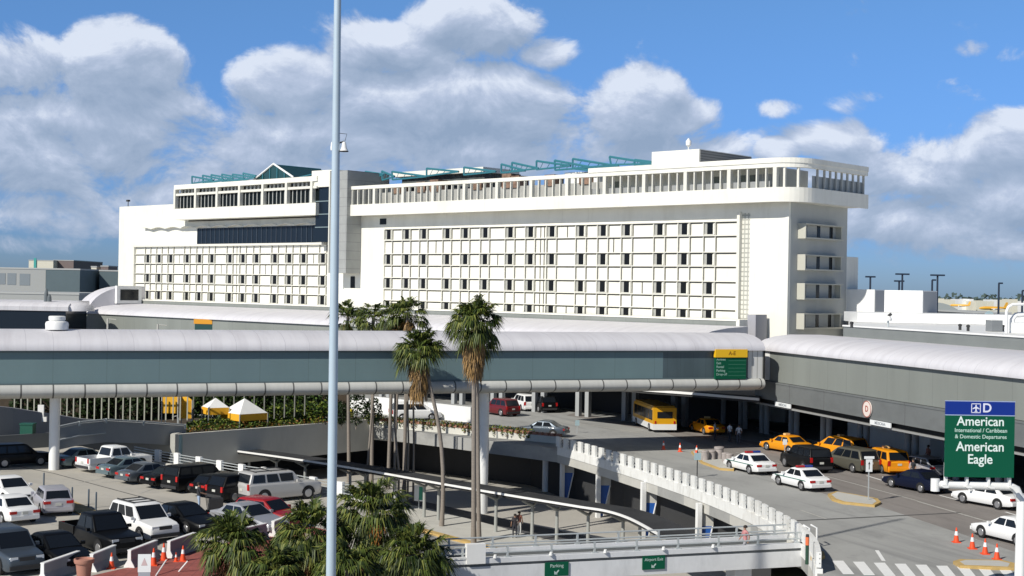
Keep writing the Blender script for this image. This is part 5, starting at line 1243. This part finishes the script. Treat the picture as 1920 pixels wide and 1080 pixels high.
# people-free far signs on the concourse
for (pa,pb,y0,y1,y2,Yd,l) in ((105,143,587,597,616,190,'orange headed dark sign beside the white roof vent'),(362,402,598,607,622,168,'orange headed green sign on the concourse wall above the skybridge')):
    x,z=plane((pa+pb)/2,(y0+y1)/2,HO,hx,hy,-13.3); P=HO+hx*x+hy*(-13.3)
    A_=atY(pa,y0,P.y); B_=atY(pb,y2,P.y); C_=atY(pa,y1,P.y); w2=(B_.x-A_.x)/2
    s_=empty('hanging_sign',(A_.x+w2,P.y-.3,C_.z-1.6),0 if pa<200 else HA*.5,l,'sign','orange headed signs behind the skybridge')
    o=MB(); o.box(-w2,w2,-.1,.1,1.6,1.6+A_.z-C_.z); o.build('orange_header',SORA,s_); o=MB(); o.box(-w2*.9,w2,-.06,.1,0,1.59); o.build('green_panel',mat('deep_green',(.008,.05,.045),.5),s_)
# slender posts above the bridge
for px,py,Yd in ((202,597,150),(296,608,140)):
    p=atY(px,py,Yd); o=MB(); o.tube([(0,0,0),(0,0,p.z)],.10,8); o.tube([(0,0,p.z-.05),(.9,0,p.z-.1)],.04,6); t=o.build('lamp_post',mat('pole_cream',(.55,.53,.48),.6)); t.location=(p.x,Yd,0); tag(t,'slim pale lamp post rising between the skybridge and the concourse, '+('left one' if px<250 else 'right one'),'lamp post','slim lamp posts behind the skybridge')
# tents
for i,(px,pw_,yt,yb_,wt,l) in enumerate(((322,30,744,768,0,'leftmost tent behind the hedge, orange-yellow all over'),(347,24,744,778,0,'second tent from the left with a plain yellow flap side'),(404,40,745,774,1,'white topped tent with a yellow valance, third from the left'),(458,62,744,784,1,'widest white topped yellow tent, rightmost'))):
    Yd=124+.4*i; a=atY(px-pw_/2,yb_,Yd); b=atY(px+pw_/2,yb_,Yd); zt=atY(px,yt,Yd).z
    cxx=(a.x+b.x)/2; w2=(b.x-a.x)/2
    r=empty('market_tent',(cxx,Yd,0),R(15*i),l,'tent','yellow and white tents behind the hedge')
    ze=max(a.z,.6)+(.55 if wt else 1.35)
    o=MB(); o.v=[(-w2,-w2,ze),(w2,-w2,ze),(w2,w2,ze),(-w2,w2,ze),(0,0,ze+.85*w2)]; o.f=[(0,1,4),(1,2,4),(2,3,4),(3,0,4)]; o.m=[0]*4; o.build('roof',WHITE2 if wt else mat('tent_yellow',(.80,.42,.02),.7),r)
    o=MB(); 
    for s in ((-1,-1,1,-1),(1,-1,1,1),(1,1,-1,1),(-1,1,-1,-1)):
        o.quad((w2*s[0],w2*s[1],ze-(.62 if wt else 1.6)),(w2*s[2],w2*s[3],ze-(.62 if wt else 1.6)),(w2*s[2],w2*s[3],ze),(w2*s[0],w2*s[1],ze))
    o.build('valance',mat('tent_yellow',(.80,.42,.02),.7),r)
    for s in ((-1,-1),(1,-1),(1,1),(-1,1)):
        o=MB(); o.box(w2*s[0]-.04,w2*s[0]+.04,w2*s[1]-.04,w2*s[1]+.04,0,ze); o.build('leg',STEEL,r)
# yellow hydrant-like ball lamps near pole
p=at(655,786); o=MB(); o.lathe([(.05,0),(.35,.25),(.45,.6),(.35,.95),(.05,1.15)],0,0,14); t=o.build('yellow_buoy',mat('buoy_yellow',(.75,.62,.05),.5),None,smooth=50); t.location=(p.x,p.y,0); tag(t,'round yellow bin between the tall pole and the dark shrubs','bin')
# ---------------------------------------------------------------- plants
def leafmat(name,c,var=.35,vs=3.0):
    m=mat(name,c,.55,var=var,vs=vs,spec=.3)
    b=m.node_tree.nodes['Principled BSDF']; b.inputs['Transmission Weight'].default_value=0
    return m
LF=[leafmat('frond_green',(.062,.088,.016),.5,1.2),leafmat('frond_light',(.15,.165,.036),.4,1.2),leafmat('frond_dark',(.022,.038,.010),.4,1.2)]
DEADF=leafmat('dead_frond',(.33,.20,.075),.4,2.0); DEADF2=leafmat('old_frond',(.16,.10,.045),.4,2.0)
TRUNK=patch(mat('palm_trunk',(.27,.235,.20),.9,var=.15,vs=4,stretch=(1,1,3),bump=.3),3,.45,.7,(.15,.13,.11),(1,1,4),.7)
def fan(o,base,dr,pet,ln,n,spread,rnd,droop=.5,wd=.045):
    """one fan leaf: stalk then blades that fold and hang at the tips"""
    dr=dr.normalized(); side=dr.cross(Vector((0,0,1)))
    if side.length<.05: side=Vector((1,0,0))
    side.normalize(); nrm=side.cross(dr).normalized()
    hub=base+dr*pet-Vector((0,0,pet*pet*.06))
    n0=len(o.v); o.v+=[tuple(base-side*.02),tuple(base+side*.02),tuple(hub+side*.015),tuple(hub-side*.015)]; o.f.append((n0,n0+1,n0+2,n0+3)); o.m.append(1)
    for i in range(n):
        a=(-1+2*i/(n-1))*spread
        d=(dr*math.cos(a)+side*math.sin(a)).normalized()
        l=ln*(1-.25*abs(a)/spread)*rnd.uniform(.85,1.1)
        lift=nrm*(.18*abs(math.sin(a))*l)
        mid=hub+d*l*.55+lift; tip=hub+d*l+lift*.6-Vector((0,0,1))*l*droop*rnd.uniform(.5,1.2)
        w_=Vector((-d.y,d.x,0)); 
        if w_.length<.2: w_=side
        w_=(w_.normalized()*.75+nrm*rnd.uniform(-.5,.5)).normalized()*wd
        k=len(o.v); o.v+=[tuple(hub),tuple(mid-w_),tuple(mid+w_),tuple(tip)]
        o.f+=[(k,k+1,k+2),(k+1,k+3,k+2)]; c_=rnd.choice((0,0,1,2)) ; o.m+=[c_,c_]
def palm(loc,h,label,group,seed,cr_=1.7,live=46,dead=40,skirt=1.6,lean=(0,0),bend=None,rad=(.20,.15),blades=15,name='palm_tree',deadn='dead_fronds',wd=.045,dens=1.0):
    rnd=random.Random(seed); root=empty(name,loc,0,label,'palm tree',group)
    k=9; pts=[]
    for i in range(k+1):
        f_=i/k; x=lean[0]*f_; y=lean[1]*f_
        if bend: x+=bend[0]*math.sin(PI*f_); y+=bend[1]*math.sin(PI*f_)
        pts.append(Vector((x,y,h*f_)))
    o=MB(); o.tube(pts,[rad[0]*1.25]+[rad[0]+(rad[1]-rad[0])*i/k for i in range(1,k+1)],10); o.build('trunk',TRUNK,root,smooth=60)
    top=pts[-1]
    o=MB()
    for i in range(live):
        el=math.asin(rnd.uniform(-.55,.98)); az_=rnd.uniform(0,2*PI)
        d=Vector((math.cos(el)*math.cos(az_),math.cos(el)*math.sin(az_),math.sin(el)))
        fan(o,top+Vector((0,0,rnd.uniform(-.5,.15))),d,cr_*rnd.uniform(.35,.62),cr_*rnd.uniform(.42,.58),blades,1.25,rnd,.35+.35*(1-d.z),wd)
    o.build('crown',LF,root)
    if dead:
        o=MB()
        for i in range(dead):
            az_=rnd.uniform(0,2*PI); f_=rnd.random()
            d=Vector((math.cos(az_)*(.35+.25*(1-f_)),math.sin(az_)*(.35+.25*(1-f_)),-1))
            fan(o,top+Vector((0,0,-.1-skirt*f_*.75)),d,cr_*.32,cr_*rnd.uniform(.38,.55),9,.6,rnd,.5,wd)
        o.build(deadn,[DEADF,DEADF,DEADF2],root)
    return root
PG='tall skinny palms in front of the skybridge'
def palmpx(bx_,by_,tx_,ty_,z,**k):
    """base at a pixel on level z, crown centre at a pixel at the same distance"""
    b=at(bx_,by_,z); t=atY(tx_,ty_,b.y)
    return palm(Vector((b.x,b.y,z)),t.z-z,lean=(t.x-b.x,0),**k)
palmpx(888,1022,889,600,ZL,label='tallest fan palm, full crown with brown skirt, right of the pair with one curved trunk',group=PG,seed=3,cr_=2.25,live=95,dead=95,skirt=3.1,wd=.06,rad=(.17,.15))
b=at(898,1018,ZL); t=atY(893,640,b.y); palm(Vector((b.x,b.y+.4,ZL)),t.z-ZL,label='second thin trunked palm standing against the tallest one, its crown merging with it',group=PG,seed=5,cr_=1.7,live=34,dead=34,skirt=2.0,wd=.06,lean=(t.x-b.x,0),rad=(.15,.13))
b=at(828,990,ZL); t=atY(786,655,b.y); palm(Vector((b.x,b.y,ZL)),t.z-ZL,label='fan palm with a curved leaning trunk left of the tallest palm',group=PG,seed=9,cr_=2.25,live=90,dead=75,skirt=2.8,wd=.06,lean=(t.x-b.x,0),bend=(.75,0),rad=(.16,.13))
BGp='palms standing beyond the skybridge'
for i,(bx_,by_,tx_,ty_,cr1,l) in enumerate(((655,868,652,592,1.6,'palm just right of the tall pole, crown above the skybridge roof'),(697,880,700,596,1.7,'light green palm crown second from the tall pole above the skybridge'),
    (728,890,738,590,1.7,'palm crown third from the tall pole above the skybridge'),(758,895,764,583,1.9,'rightmost palm crown above the skybridge, behind the curved trunk palm'))):
    b=at(bx_,by_,ZL); palm(Vector((b.x,126-2*i,ZL)),atY(tx_,ty_,126).z-ZL,label=l,group=BGp,seed=20+i,cr_=cr1+.30,live=44,dead=26,skirt=1.6,wd=.055,lean=(atY(tx_,ty_,126-2*i).x-b.x*(126-2*i)/b.y,0),rad=(.17,.13)).location.x=b.x*(126-2*i)/b.y
# stems seen under the skybridge
for i,(x0,y0,x1,y1,w_) in enumerate(((741,830,745,742,.10),(690,865,700,740,.09),(766,835,764,745,.08),(776,850,775,745,.08),(748,880,740,800,.09))):
    b=at(x0,y0,-1.2); a=atY(x1,y1,118-i); b=atY(x0,y0,118-i); o=MB(); bot=b+(b-a).normalized()*((b.z-ZL)/max(.05,(a.z-b.z)))*(a-b).length
    bot=Vector((b.x,b.y,ZL)); o.tube([bot-bot,b-bot,a-bot,Vector((a.x,a.y,9.2))-bot],[w_*1.2,w_,w_,w_*.8],8)
    t=o.build('bare_trunk',TRUNK,None,smooth=60); t.location=bot; tag(t,'slim bare trunk under the skybridge, '+('fourth','first','fifth','sixth','third')[i]+' to the right of the tall pole','tree','slim bare trunks under the skybridge')
# foreground sabals
SG='low bushy palms at the bottom'
for i,(px,py,Yd,c_,l) in enumerate(((436,1020,63,2.1,'leftmost bushy palm at the bottom edge'),(520,1072,60,1.6,'low bushy palm between the leftmost one and the tall pole'),(580,1000,64,2.15,'bushy palm crown just left of the tall pole'),
    (700,958,66,2.4,'tallest bushy palm with an orange fruit stalk right of the tall pole'),(655,1062,60,1.9,'low bushy palm crown directly right of the tall pole'),(772,1040,64,2.15,'rightmost bushy palm next to the footbridge end'))):
    t=atY(px,py,Yd); palm(Vector((t.x,Yd,0)),t.z,label=l,group=SG,seed=40+i,cr_=c_,live=80,dead=44 if i in(3,5) else 30,skirt=1.2,rad=(.22,.20),blades=20,name='cabbage_palm',wd=.042)
b=atY(712,975,65.4); o=MB(); rnd=random.Random(5)
for i in range(60):
    p=Vector((rnd.gauss(0,.15),rnd.gauss(0,.12),-abs(rnd.gauss(0,.35)))); q=p+Vector((rnd.gauss(0,.07),rnd.gauss(0,.05),-.25)); o.quad(p,p+Vector((.03,0,0)),q)
t=o.build('fruit_stalk',mat('fruit_orange',(.40,.16,.03),.8),None); t.location=(b.x,64.2,b.z)
t.parent=[x for x in COL.objects if x.get('label','').startswith('tallest bushy palm')][0]; t.location=t.location-t.parent.location
# shrubs, hedge, ivy
def foliage(o,c,r,n,rnd,s=.12,mats=3):
    for i in range(n):
        a=Vector((rnd.gauss(0,1),rnd.gauss(0,1),rnd.gauss(0,1))).normalized()*rnd.uniform(.45,1)**.5
        p=Vector((c[0]+a.x*r[0],c[1]+a.y*r[1],c[2]+a.z*r[2]))
        u_=Vector((rnd.gauss(0,1),rnd.gauss(0,1),rnd.gauss(0,1))).normalized()*s*rnd.uniform(.6,1.5); w_=Vector((rnd.gauss(0,1),rnd.gauss(0,1),rnd.gauss(0,.6))).normalized()*s*rnd.uniform(.5,1.1)
        k=len(o.v); o.v+=[tuple(p-u_),tuple(p+w_),tuple(p+u_),tuple(p-w_)]; o.f.append((k,k+1,k+2,k+3)); o.m.append(rnd.randrange(mats))
rnd=random.Random(11)
HM=[leafmat('hedge_green',(.06,.11,.015),.4,1),leafmat('hedge_lime',(.17,.21,.03),.3,1),leafmat('hedge_dark',(.02,.04,.01),.3,1),leafmat('hedge_rust',(.24,.12,.03),.3,1)]
o=MB()
for i in range(34):
    px=362+i*7.6; p=atY(px,792-i*.55,121.5+i*.28); foliage(o,(p.x,p.y+rnd.uniform(0,2),p.z*.5+(.5 if px>495 else .0)),(.9,1.4,(1.0+.5*rnd.random())*(1 if px>495 else .55)),260,rnd,.14,3)
c=Vector((atY(490,790,125).x,125,0)); o.v=[(a-c.x,b-c.y,z) for a,b,z in o.v]; t=o.build('hedge',HM[:3]); t.location=c; tag(t,'long green hedge on the planter between the tall pole and the tents','hedge','hedges under the skybridge')
o=MB()
for i in range(25):
    px=20+i*11.5; Yd=129; p=atY(px,775,Yd); foliage(o,(p.x,p.y+rnd.uniform(0,2.5),2.0),(1.2,1.1,2.2+.8*rnd.random()),480,rnd,.20,3)
c=Vector((atY(180,790,129).x,129,0)); o.v=[(a-c.x,b-c.y,z) for a,b,z in o.v]; t=o.build('hedge',[HM[2],LF[2],HM[2]]); t.location=c; tag(t,'dark green hedge behind the tall pale pickets','hedge','hedges under the skybridge')
o=MB()
for i in range(24):
    px=296+i*13; p=atY(px,765,133); foliage(o,(p.x,p.y+rnd.uniform(0,2),2.2),(1.2,1.1,1.9+.5*rnd.random()),330,rnd,.17,3)
c=Vector((atY(450,790,133).x,133,0)); o.v=[(a-c.x,b-c.y,z) for a,b,z in o.v]; t=o.build('hedge',[HM[0],HM[2],HM[2]]); t.location=c; tag(t,'tall mixed green hedge directly behind the yellow and white tents','hedge','hedges under the skybridge')
o=MB()
for i in range(22):
    px=330+i*13; p=atY(px,812-i*1.2,118+i*.45); foliage(o,(p.x,p.y+.9,.75),(.8,.5,.35),60,rnd,.10,4)
c=Vector((atY(450,790,122).x,122,0)); o.v=[(a-c.x,b-c.y,z) for a,b,z in o.v]; t=o.build('flower_bed',HM); t.location=c; t['kind']='stuff'; tag(t,'low lime and rust ground cover along the top of the shaded planter wall','ground cover')
# berm under the planting, with an added dark backing inside the hedges
o=MB(); P=[(PW[2].x,PW[2].y+.4),(PW[1].x,PW[1].y+.5),(PW[1].x,PW[1].y+4),(-22,133),(-34,131),(-45,135),(-45,124),(PW[2].x-.5,120)]
o.prism(P,.005,.5); o.prism([(-52,129.6),(-33,129.6),(-32,135.5),(-16,135.5),(-16,136.2),(-33,136.2),(-33.6,130.6),(-52,130.6)],.5,2.9); t=o.build('soil_and_hedge_backing',mat('soil',(.06,.045,.03),.95,var=.3,vs=1)); t['kind']='structure'
o=MB()
for i in range(40):
    f_=i/39; p=PW[1].lerp(PW[0],f_*.86); foliage(o,(p.x,p.y+.25,.78),(.5,.35,.30+.1*rnd.random()),70,rnd,.09,4)
    if rnd.random()<.6: foliage(o,(p.x,p.y-.1,.45),(.18,.10,.25),22,rnd,.08,4)
c=PW[1].copy(); c.z=0; o.v=[(a-c.x,b-c.y,z) for a,b,z in o.v]; t=o.build('trailing_plant',[HM[0],HM[3],HM[2],HM[1]]); t.location=c; t['kind']='stuff'; tag(t,'brownish green trailing plants spilling over the brick coping','ground cover')
for i,(px,py,rr_,l) in enumerate(((668,772,1.5,'dark shrub right of the tall pole under the skybridge, upper one'),(700,788,1.2,'dark shrub at the corner of the two planter walls'),(640,792,1.0,'small dark shrub touching the tall pole under the skybridge'))):
    p=atY(px,py,129); o=MB(); foliage(o,(0,0,rr_),(rr_*.7,rr_*.7,rr_*1.1),650,rnd,.12,2); r=empty('shrub',(p.x,129,.5),0,l,'shrub','dark shrubs by the tall pole'); o.build('foliage',[HM[2],LF[2]],r)
    o=MB(); o.tube([(0,0,-.5),(.1,0,rr_)],.06,6); o.build('stem',TRUNK,r)
# ---------------------------------------------------------------- distant left buildings
def block(name,pa,pb,yt,yb_,Yd,dep,label,col,cat='building',wins=None,group=None,side=None,sp=0):
    a=atY(pa,yt,Yd); b=atY(pb,yt,Yd); zt=atY((pa+pb)/2,yt,Yd).z; zb=ZL
    r=empty(name,((a.x+b.x)/2,Yd,zb),0,label,cat,group); w2=(b.x-a.x)/2
    o=MB(); o.box(-w2,w2,0,dep,0,zt-zb); o.build('wall',col,r)
    o=MB(); o.box(-w2-.1,w2+.1,-.1,dep+.1,zt-zb,zt-zb+.35); o.build('roof_edge',mat('roof_edge_grey',(.42,.43,.42),.8),r)
    if wins:
        for (wa,wb,wt,wl) in wins:
            A=atY(wa,wt,Yd); B=atY(wb,wl,Yd); o=MB(); o.box(A.x-r.location.x,B.x-r.location.x,-.06,-.002,B.z-zb,A.z-zb); o.build('window',mat('far_window',(.22,.25,.27),.4),r)
    if side:
        s0=atY(side[0],yt,Yd).x-r.location.x; o=MB(); o.box(s0,w2,-.08,-.003,0,zt-zb-.3); o.build('shaded_front',mat(side[1],side[2],.8,var=.1,vs=.1),r)
    return r
LB='low buildings far behind the skybridge on the left'
block('office_building',-60,86,504,550,330,60,'pale grey low building with three wide windows at the far left',mat('far_grey',(.36,.37,.36),.8),wins=[(-5,10,512,533),(14,30,512,534),(37,56,513,535)],group=LB)
block('office_building',86.5,150,506,550,328,50,'dark teal-grey block below the cream and brown rooftop tower',mat('far_slate',(.095,.135,.15),.7,var=.1,vs=.1),group=LB)
r=block('far_apartment_block',54,100,489,505,560,40,'cream apartment tower with a teal strip on the far left skyline',mat('far_cream',(.66,.63,.52),.8),group=LB)
o=MB(); A=atY(71,0,559); o.box(A.x-r.location.x,A.x-r.location.x+1,-.3,-.01,2,atY(80,484,560).z-ZL); o.build('teal_strip',mat('far_teal',(.05,.35,.32),.6),r)
block('far_apartment_block',100.5,138,489,505,565,40,'brown apartment block beside the cream tower on the far left skyline',mat('far_brown',(.19,.15,.14),.8),group=LB)
block('office_building',151,186,508,540,345,40,'pale block between the dark teal-grey block and the darker one by the hotel',mat('far_grey',(.36,.37,.36),.8),group=LB)
block('office_building',186.5,232,509,540,340,40,'dark slate block touching the left end of the hotel',mat('far_slate',(.095,.135,.15),.7),group=LB)
for i,(px,w_,yt,l) in enumerate(((176,10,501,'small white rooftop unit far left of the hotel'),(196,14,500,'brownish rooftop unit just left of the hotel'))):
    block('rooftop_unit',px-w_/2,px+w_/2,yt,508,420,10,l,mat('far_cream',(.66,.63,.52),.8) if i==0 else mat('far_brown',(.19,.15,.14),.8),cat='roof structure')
block('far_concourse',-80,148,551,566,250,20,'pale grey wall band behind the dark concourse at the far left',mat('far_grey',(.36,.37,.36),.8),group=LB)
A=atY(-80,568,200); B=atY(128,572,200); r=empty('far_concourse',(A.x,200,0),0,'dark glazed concourse with a rounded grey roof at the left edge','terminal')
L=B.x-A.x; o=MB(); o.ext([(0,8.9),(-.1,9.5),(.6,9.9),(1.8,10.15),(6,10.3),(10,10.3),(10,8.9)][::-1],0,L); o.build('roof',ROOFM,r,smooth=50); o=MB(); o.box(0,L-.4,.2,10,0,8.89); o.build('glazing',NGLASS,r)
o=MB(); o.lathe([(3.0,8.9),(2.8,9.6),(1.8,10.1),(.2,10.28)],L-.2,3.2,16); o.build('roof_end',ROOFM,r,smooth=50)
for i,(px,py,l) in enumerate(((69,548,'small dark rooftop figure-like vent at the far left'),(75,556,'squat grey rooftop vent at the far left'))):
    p=atY(px,566,199); o=MB(); o.lathe([(.35,0),(.3,1.3 if i==0 else .8),(.1,2.0 if i==0 else 1.2)],0,4,8); t=o.build('roof_vent',mat('vent_grey',(.12,.14,.15),.7)); t.location=(p.x,199,10.1); tag(t,l,'vent')
# ---------------------------------------------------------------- airfield on the right
for i,(px,yt,Yd,hd,l) in enumerate(((1632,519,290,1,'dark light mast just right of the hotel'),(1686,527,330,1,'shorter dark mast behind the tall double headed one'),(1692,514,260,2,'dark mast with a wide double head between the two plant rooms'),(1748,525,300,0,'thin dark mast left of the thick mast'),(1758,516,190,2,'thickest dark mast right of the larger plant room'),(1873,531,240,0,'dark mast near the white pipe loop'),(1917,545,420,0,'faint mast at the right edge of the picture'))):
    p=atY(px,yt,Yd); r=empty('light_mast',(p.x,Yd,ZL),0,l,'light mast','dark light masts on the airfield'); h=p.z-ZL
    o=MB(); o.tube([(0,0,0),(0,0,h)],[.26*Yd/250,.17*Yd/250],8); o.build('pole',mat('mast_navy',(.012,.022,.045),.5),r)
    o=MB(); w_=(1.5,2.1,2.9)[hd]*Yd/250*.42; o.box(-w_ if hd else 0,w_,-.3,.3,h-.14*Yd/250,h+.14*Yd/250); o.build('lamp_head',mat('mast_navy',(.012,.022,.045),.5),r)
p=atY(1755,567,420); q=atY(1832,600,420)
r=empty('aircraft_hangar',(p.x,420,ZL),R(4),'pale grey hangar with a long sloping curved roof on the airfield','hangar')
L=q.x-p.x; H_=p.z-ZL; o=MB(); n=14; pr_=[(0,0)]+[(L*1.25*i/n,H_*math.cos(PI/2*i/n)**.55+0.001) for i in range(n+1)]
o.v=[(x,0,z) for x,z in pr_]+[(x,50,z) for x,z in pr_]; k=len(pr_)
o.f=[tuple(reversed(range(k))),tuple(range(k,2*k))]+[(i,(i+1)%k,k+(i+1)%k,k+i) for i in range(k)]; o.m=[0]*len(o.f)
o.build('shell',mat('hangar_grey',(.33,.36,.35),.7,var=.05,vs=.05),r,smooth=40)
block('service_building',1826,1896,588,600,300,30,'low dark service building with a pale disc in front of the yellow aircraft',mat('dark_service',(.07,.08,.085),.7))
p=atY(1855,592,298); o=MB(); o.tube([(0,0,0),(0,.3,0)],[1.0,1.0],18); t=o.build('pale_disc',mat('plate_blue',(.35,.47,.50),.5)); t.location=p; t.parent=[x for x in COL.objects if x.name=='service_building'][0]; t.location=p-t.parent.location
def plane_(px,py,Yd,deg,sc,label,m):
    p=atY(px,py,Yd); r=empty('parked_airplane',(p.x,Yd,p.z-3.5*sc),R(deg),label,'airplane','yellow aircraft on the airfield')
    o=MB(); o.tube([(-17*sc,0,3.5*sc),(-14*sc,0,3.2*sc),(-6*sc,0,3*sc),(10*sc,0,3*sc),(15*sc,0,2.8*sc),(17*sc,0,2.5*sc)],[.4*sc,1.2*sc,2*sc,2*sc,1.4*sc,.3*sc],14); o.build('fuselage',m,r,smooth=60)
    o=MB(); o.v=[(-17*sc,-.15,4*sc),(-12.5*sc,-.15,4.4*sc),(-15.5*sc,-.15,10*sc),(-18*sc,-.15,10*sc),(-17*sc,.15,4*sc),(-12.5*sc,.15,4.4*sc),(-15.5*sc,.15,10*sc),(-18*sc,.15,10*sc)]; o.f=[(0,1,2,3),(7,6,5,4),(0,4,5,1),(1,5,6,2),(2,6,7,3),(3,7,4,0)]; o.m=[0]*6; o.build('tail_fin',m,r)
    for s in (-1,1):
        o=MB(); o.prism([(3*sc,s*1.5*sc),(-2*sc,s*1.5*sc),(-6*sc,s*15*sc),(-4*sc,s*15*sc)],2*sc,2.5*sc); o.build('wing',WHITE2,r)
        o=MB(); o.tube([(2*sc,s*5*sc,1.4*sc),(-1.5*sc,s*5*sc,1.4*sc)],.9*sc,10); o.build('engine',WHITE2,r)
plane_(1862,577,1000,185,.62,'yellow aircraft seen side on, right of the pale hangar',mat('plane_yellow',(.80,.42,.05),.4)); plane_(1800,572,1300,150,.55,'smaller white aircraft with a yellow tail above the hangar roof',mat('plane_yellow',(.80,.42,.05),.4))
rnd=random.Random(2)
for i in range(14):
    px=1752+i*12+rnd.uniform(-3,3); w_=rnd.uniform(6,16)
    if 1764<px<1812 and i%2: w_*=2
    Yd=1500+rnd.uniform(-200,500); yt=561+rnd.uniform(-2,4)
    a=atY(px,yt,Yd); b=atY(px+w_,yt,Yd); o=MB(); o.box(0,b.x-a.x,0,30,0,max(5,a.z-ZL)); t=o.build('far_shed',WHITE2 if rnd.random()<.6 else mat('far_cream',(.66,.63,.52),.8)); t.location=(a.x,Yd,ZL); tag(t,'tiny pale shed on the horizon at the right of the hotel','shed','tiny pale sheds on the right horizon')
o=MB()
for i in range(900):
    px=rnd.uniform(1500,2100); Yd=rnd.uniform(2500,2900); x=(px-960)/F*Yd; z=ZL+rnd.uniform(2,14+9*math.sin(px*.05)**2)
    s=rnd.uniform(3,6); u_=Vector((rnd.gauss(0,1),rnd.gauss(0,1),rnd.gauss(0,1))).normalized()*s; w_=Vector((rnd.gauss(0,1),rnd.gauss(0,1),rnd.gauss(0,1))).normalized()*s
    p=Vector((x,Yd,z)); o.quad(p-u_,p+w_,p+u_,p-w_)
t=o.build('distant_trees',mat('far_trees',(.06,.09,.08),.9)); t['kind']='stuff'; tag(t,'hazy line of trees on the right horizon','trees')
o=MB()
for i in range(1500):
    px=rnd.uniform(-400,1600); Yd=rnd.uniform(2600,3200); x=(px-960)/F*Yd; s=7; z=ZL+rnd.uniform(2,10)
    u_=Vector((rnd.gauss(0,1),rnd.gauss(0,1),rnd.gauss(0,1))).normalized()*s; w_=Vector((rnd.gauss(0,1),rnd.gauss(0,1),rnd.gauss(0,1))).normalized()*s
    p=Vector((x,Yd,z)); o.quad(p-u_,p+w_,p+u_,p-w_)
t=o.build('distant_trees',mat('far_trees',(.06,.09,.08),.9)); t['kind']='stuff'; tag(t,'tree line beyond the buildings on the left horizon','trees')
o=MB(); o.quad((-2500,420,ZL+.03),(2500,420,ZL+.03),(2500,4200,ZL+.03),(-2500,4200,ZL+.03))
struct(o.build('airfield_grass',patch(mat('airfield_grass',(.085,.11,.05),.95,var=.2,vs=.01),.004,.5,.56,(.30,.29,.27),(1,.3,1),.9)))
